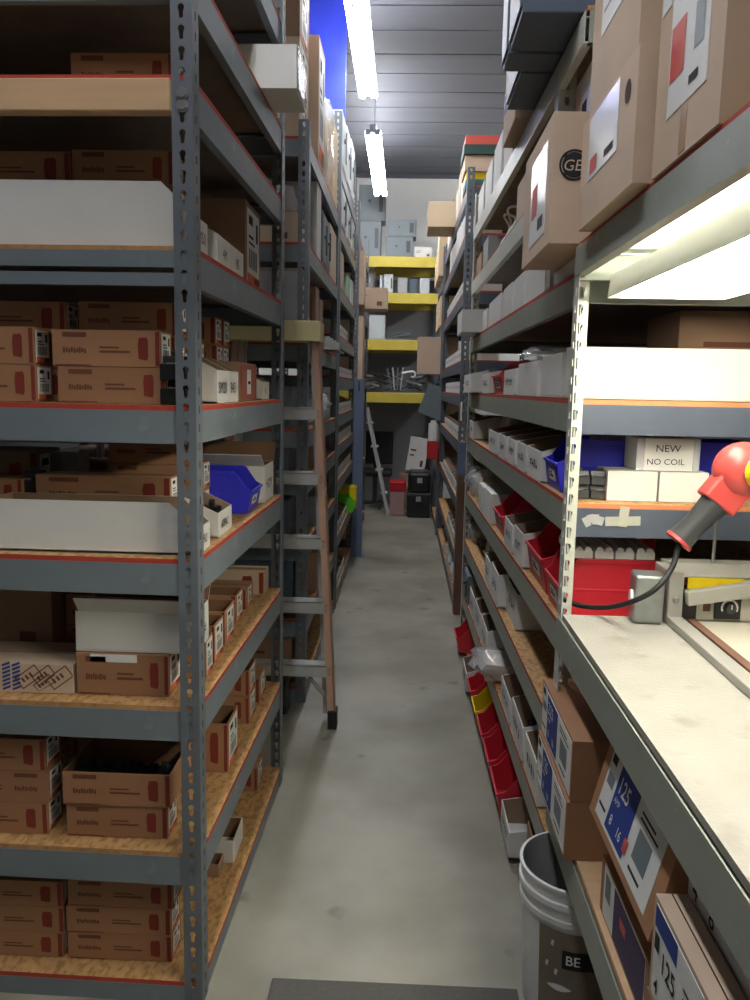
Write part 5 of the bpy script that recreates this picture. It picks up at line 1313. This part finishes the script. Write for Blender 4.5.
# pale cartons beyond, on the last right rack
rackE = rack('shelving_rack', 'last right shelving rack by the back wall, holding pale cartons', .36, 1.4, 8.42, 9.7, [.12, .7, 1.25, 1.7, 2.2, 2.7], 3.0, -1, 'post', 'steel_d', 'steel_d', {})
def boxE(label, z, y0, y1, h, d=.28, proud=0., tone='card_pale'):
    return carton(label, y1-y0-.004, d, h, (.364-proud+d/2, (y0+y1)/2, z), RW, None, tone, 'P', ())
boxE('large tan carton jutting into the aisle before the yellow beams on the right', 1.7, 8.5, 8.85, .38, .42, .24, 'card2')
for k in range(3): boxE(f'{ORD[k]} pale carton on the top of the last right rack', 2.7, 8.49+.37*k, 8.83+.37*k, .42-.08*k, .3, .05)
for k in range(3): boxE(f'{ORD[k]} pale carton on the upper shelf of the last right rack', 2.2, 8.49+.37*k, 8.83+.37*k, .3, .3, .02)
for k in range(3): boxE(f'{ORD[k]} pale carton on the middle shelf of the last right rack', 1.25, 8.49+.37*k, 8.83+.37*k, .26, .3, .0)
for k in range(3): boxE(f'{ORD[k]} brown carton on the low shelf of the last right rack', .7, 8.49+.37*k, 8.83+.37*k, .3, .3, .0, 'card3')
t = thing('fire_extinguisher_cover', 'hanging canister, white above and red below, on the right near the aisle end', 'canister', (.305, 8.36, .82))
t.name = 'canister'
b = MB(); b.box(-.06, .06, -.04, .04, 0, .19); b.build('red_base', ['extred'], t, bevel=.01)
b = MB(); b.cyl((0, 0, .19), (0, 0, .37), .052, n=18); b.cyl((0, 0, .37), (0, 0, .40), .03, n=14); b.build('white_bottle', ['white_pl'], t)
b = MB(); b.box(.052, .066, -.01, .01, .1, .34); b.build('hanger', ['bolt'], t)
t = thing('sheet_metal_cover', 'crooked grey sheet metal cover jutting over the aisle right of the lowest yellow beam', 'metal cover', (.22, 8.365, 1.36), 0, ry=.35)
b = MB(); b.box(-.06, .20, -.004, .004, -.08, .24); b.box(-.06, .20, .004, .035, -.08, -.074); b.box(-.06, -.054, .004, .035, -.08, .24); b.build('folded_sheet', ['encl'], t)

# ------------------------------------------------------------------ back rack goods
def onB(px, y): return un(px, 300, y=y).x
def encB(label, pa, pb, z, h, y=10.05, d=.3, tone='encl', latch=True):
    x0, x1 = onB(pa, y), onB(pb, y); return enclosure(label, x1-x0-.01, d, h, ((x0+x1)/2, y+d/2, z), 0, tone=tone, latch=latch)
encB('largest grey enclosure low on the top yellow shelf at left', 354, 380, 3.12, .42)
encB('grey enclosure stacked topmost on the back rack, left side', 357, 384, 3.542, .42)
encB('wide grey enclosure lower of the right pair on the top yellow shelf', 384, 412, 3.12, .24)
encB('wide grey enclosure upper of the right pair on the top yellow shelf', 386, 415, 3.362, .2)
x0, x1 = onB(413, 10.05), onB(431, 10.05)
carton('small speckled white box at the right end of the top yellow shelf', x1-x0, .3, .13, ((x0+x1)/2, 10.22, 3.12), 0, None, 'white_card', 'P', ())
for k, (a, c, hh, tn, lt) in enumerate(((379, 382.5, .22, 'encl_p', False), (383, 393, .23, 'encl_p', True), (397, 407.5, .19, 'grey_pl', False), (409, 418, .18, 'encl_d', True), (419, 429.5, .19, 'encl_p', False))):
    encB(f'{ORD[k]} small upright metal box from the left on the second yellow shelf', a, c, 2.69, hh, tone=tn, latch=lt)
bag('clear-wrapped white goods at the left end of the second yellow shelf', .2, .3, .34, (onB(368, 10.2), 10.25, 2.69), inner='grey_pl', seed=31)
encB('flat pale grey panel standing at the left of the third yellow shelf', 369, 386, 2.13, .30, tone='encl_p', latch=False)
t = thing('metal_scrap', 'slanting grey metal rails piled in the middle of the third yellow shelf', 'metal rails', (onB(400, 10.2), 10.2, 2.13))
b = MB()
for k in range(5):
    b.box(-.16+.02*k, .17-.01*k, -.1+.05*k, -.07+.05*k, .0+.02*k, .02+.02*k, T=Rot('Y', -.28*(k % 2)) @ Tr(0, 0, .03*(k % 2)+.001))
b.build('rails', ['encl'], t)
t = thing('metal_scrap', 'dark jumble of metal rails and fittings on the lowest yellow shelf', 'metal scrap', (onB(390, 10.2), 10.25, 1.49))
b = MB(); rn = random.Random(5)
for k in range(46):
    x, zz, a = rn.uniform(-.34, .40), rn.uniform(0.02, .24), rn.uniform(-.5, .5)
    T = Tr(x, rn.uniform(-.15, .12), max(zz, .06)) @ Rot('Y', a) @ Rot('Z', rn.uniform(-.4, .4))
    b.box(-rn.uniform(.05, .14), rn.uniform(.05, .14), -.012, .012, -.008, .012, mi=rn.choice((0, 0, 1, 2)), T=T)
for k in range(5):
    T = Tr(.02+.05*k, -.16, .16) @ Rot('Y', .1*k-.2); b.box(-.008, .008, -.02, .02, -.13, .15, mi=2 if k % 2 else 1, T=T)
b.build('pieces', ['dgrey_pl', 'encl', 'alu'], t)
t = thing('hook', 'curved white hook lying at the right of the dark metal jumble', 'hook', (onB(412, 10.0), 10.03, 1.73))
b = MB(); b.tube([(-.1, 0, 0), (-.03, 0, .015)]+[(.03+.035*math.sin(a), 0, -.012+.035*math.cos(a)) for a in [k*PI/8 for k in range(10)]], .012, 8); b.build('hook', ['white_pl'], t)
# things on the floor at the end of the aisle
t = thing('stepladder', 'small aluminium stepladder leaning at the end of the aisle', 'ladder', (-.30, 9.70, 0.002))
a0, a1 = Vector((.13, 0, 0)), Vector((-.16, .05, 1.30))
for dx in (0, -.22):
    b = MB(); d = (a1-a0).normalized()
    b.tube([a0+Vector((dx*.0, -dx, 0)), a1+Vector((dx*.0, -dx, 0))], .026, 4); b.build('side_rail', ['alu'], t)
for k in range(4):
    c = a0.lerp(a1, .2+.22*k); b = MB(); b.box(c.x-.045, c.x+.045, c.y, c.y+.22, c.z-.008, c.z+.008); b.build('step', ['alu'], t)
t = thing('footlocker', 'lower dark grey storage trunk of two stacked at the end of the aisle', 'trunk', (.195, 9.74, 0.002))
b = MB(); b.box(-.14, .14, -.2, .2, 0, .29); b.build('body', ['black_pl'], t, bevel=.02); b = MB(); b.box(-.145, .145, -.205, .205, .26, .30); b.build('lid', ['dgrey_pl'], t, bevel=.01)
b = MB(); b.box(-.03, .03, -.215, -.205, .2, .26); b.build('latch', ['grey_pl'], t)
t = thing('footlocker', 'upper dark grey storage trunk with rounded top, stacked at aisle end', 'trunk', (.205, 9.74, 0.304))
b = MB(); b.box(-.14, .14, -.2, .2, 0, .25); b.build('body', ['black_pl'], t, bevel=.04); b = MB(); b.box(-.03, .03, -.212, -.2, .12, .18); b.build('latch', ['grey_pl'], t)
t = carton('tilted white carton with grey print behind the trunks at aisle end', .24, .24, .42, (.15, 10.3, .50), 0, None, 'white_card', 'P', (), tilt=.14)
t = thing('storage_tote', 'pinkish tote with a red lid between the small ladder and the trunks', 'storage tote', (-.06, 9.80, 0.002))
b = MB(); b.box(-.09, .09, -.14, .14, 0, .30); b.build('tub', ['pink_pl'], t, bevel=.01); b = MB(); b.box(-.10, .10, -.15, .15, .30, .42); b.build('lid', ['extred'], t, bevel=.01)
t = thing('crate', 'plain brown crate holding up the tilted white carton behind the tote', 'crate', (.13, 10.33, 0.002))
b = MB(); b.box(-.16, .16, -.16, .16, 0, .46); b.build('box', ['card3'], t)
t = thing('office_chair', 'black upholstered chair in the shadow left of the small ladder', 'chair', (-.36, 10.33, 0.002))
b = MB(); b.cyl((0, 0, .06), (0, 0, .42), .03, n=12); b.build('gas_column', ['dgrey_pl'], t)
b = MB(); b.box(-.22, .22, -.2, .2, .42, .50); b.build('seat', ['rubber'], t, bevel=.03)
b = MB(); b.box(-.2, .22, .18, .24, .55, .98); b.box(-.03, .03, .2, .23, .45, .6); b.build('backrest', ['rubber'], t, bevel=.025)
for k in range(5):
    a = k*2*PI/5; b = MB(); b.box(0, .24, -.018, .018, .05, .075, T=Rot('Z', a)); b.lathe([(.001, -.012), (.025, -.012), (.025, .012), (.001, .012)], 12, T=Rot('Z', a) @ Tr(.24, 0, .027) @ Rot('X', PI/2)); b.build('leg', ['dgrey_pl'], t)

for k, (yy, sd) in enumerate(((5.75, 51), (6.15, 52), (6.6, 53))):
    bag(f'{["nearest", "middle", "farthest"][k]} clear bag of silver parts low on the far right rack', .24, .3, .2, (X4+.14, yy, ZRB[0]), RW, inner='galv', seed=sd)
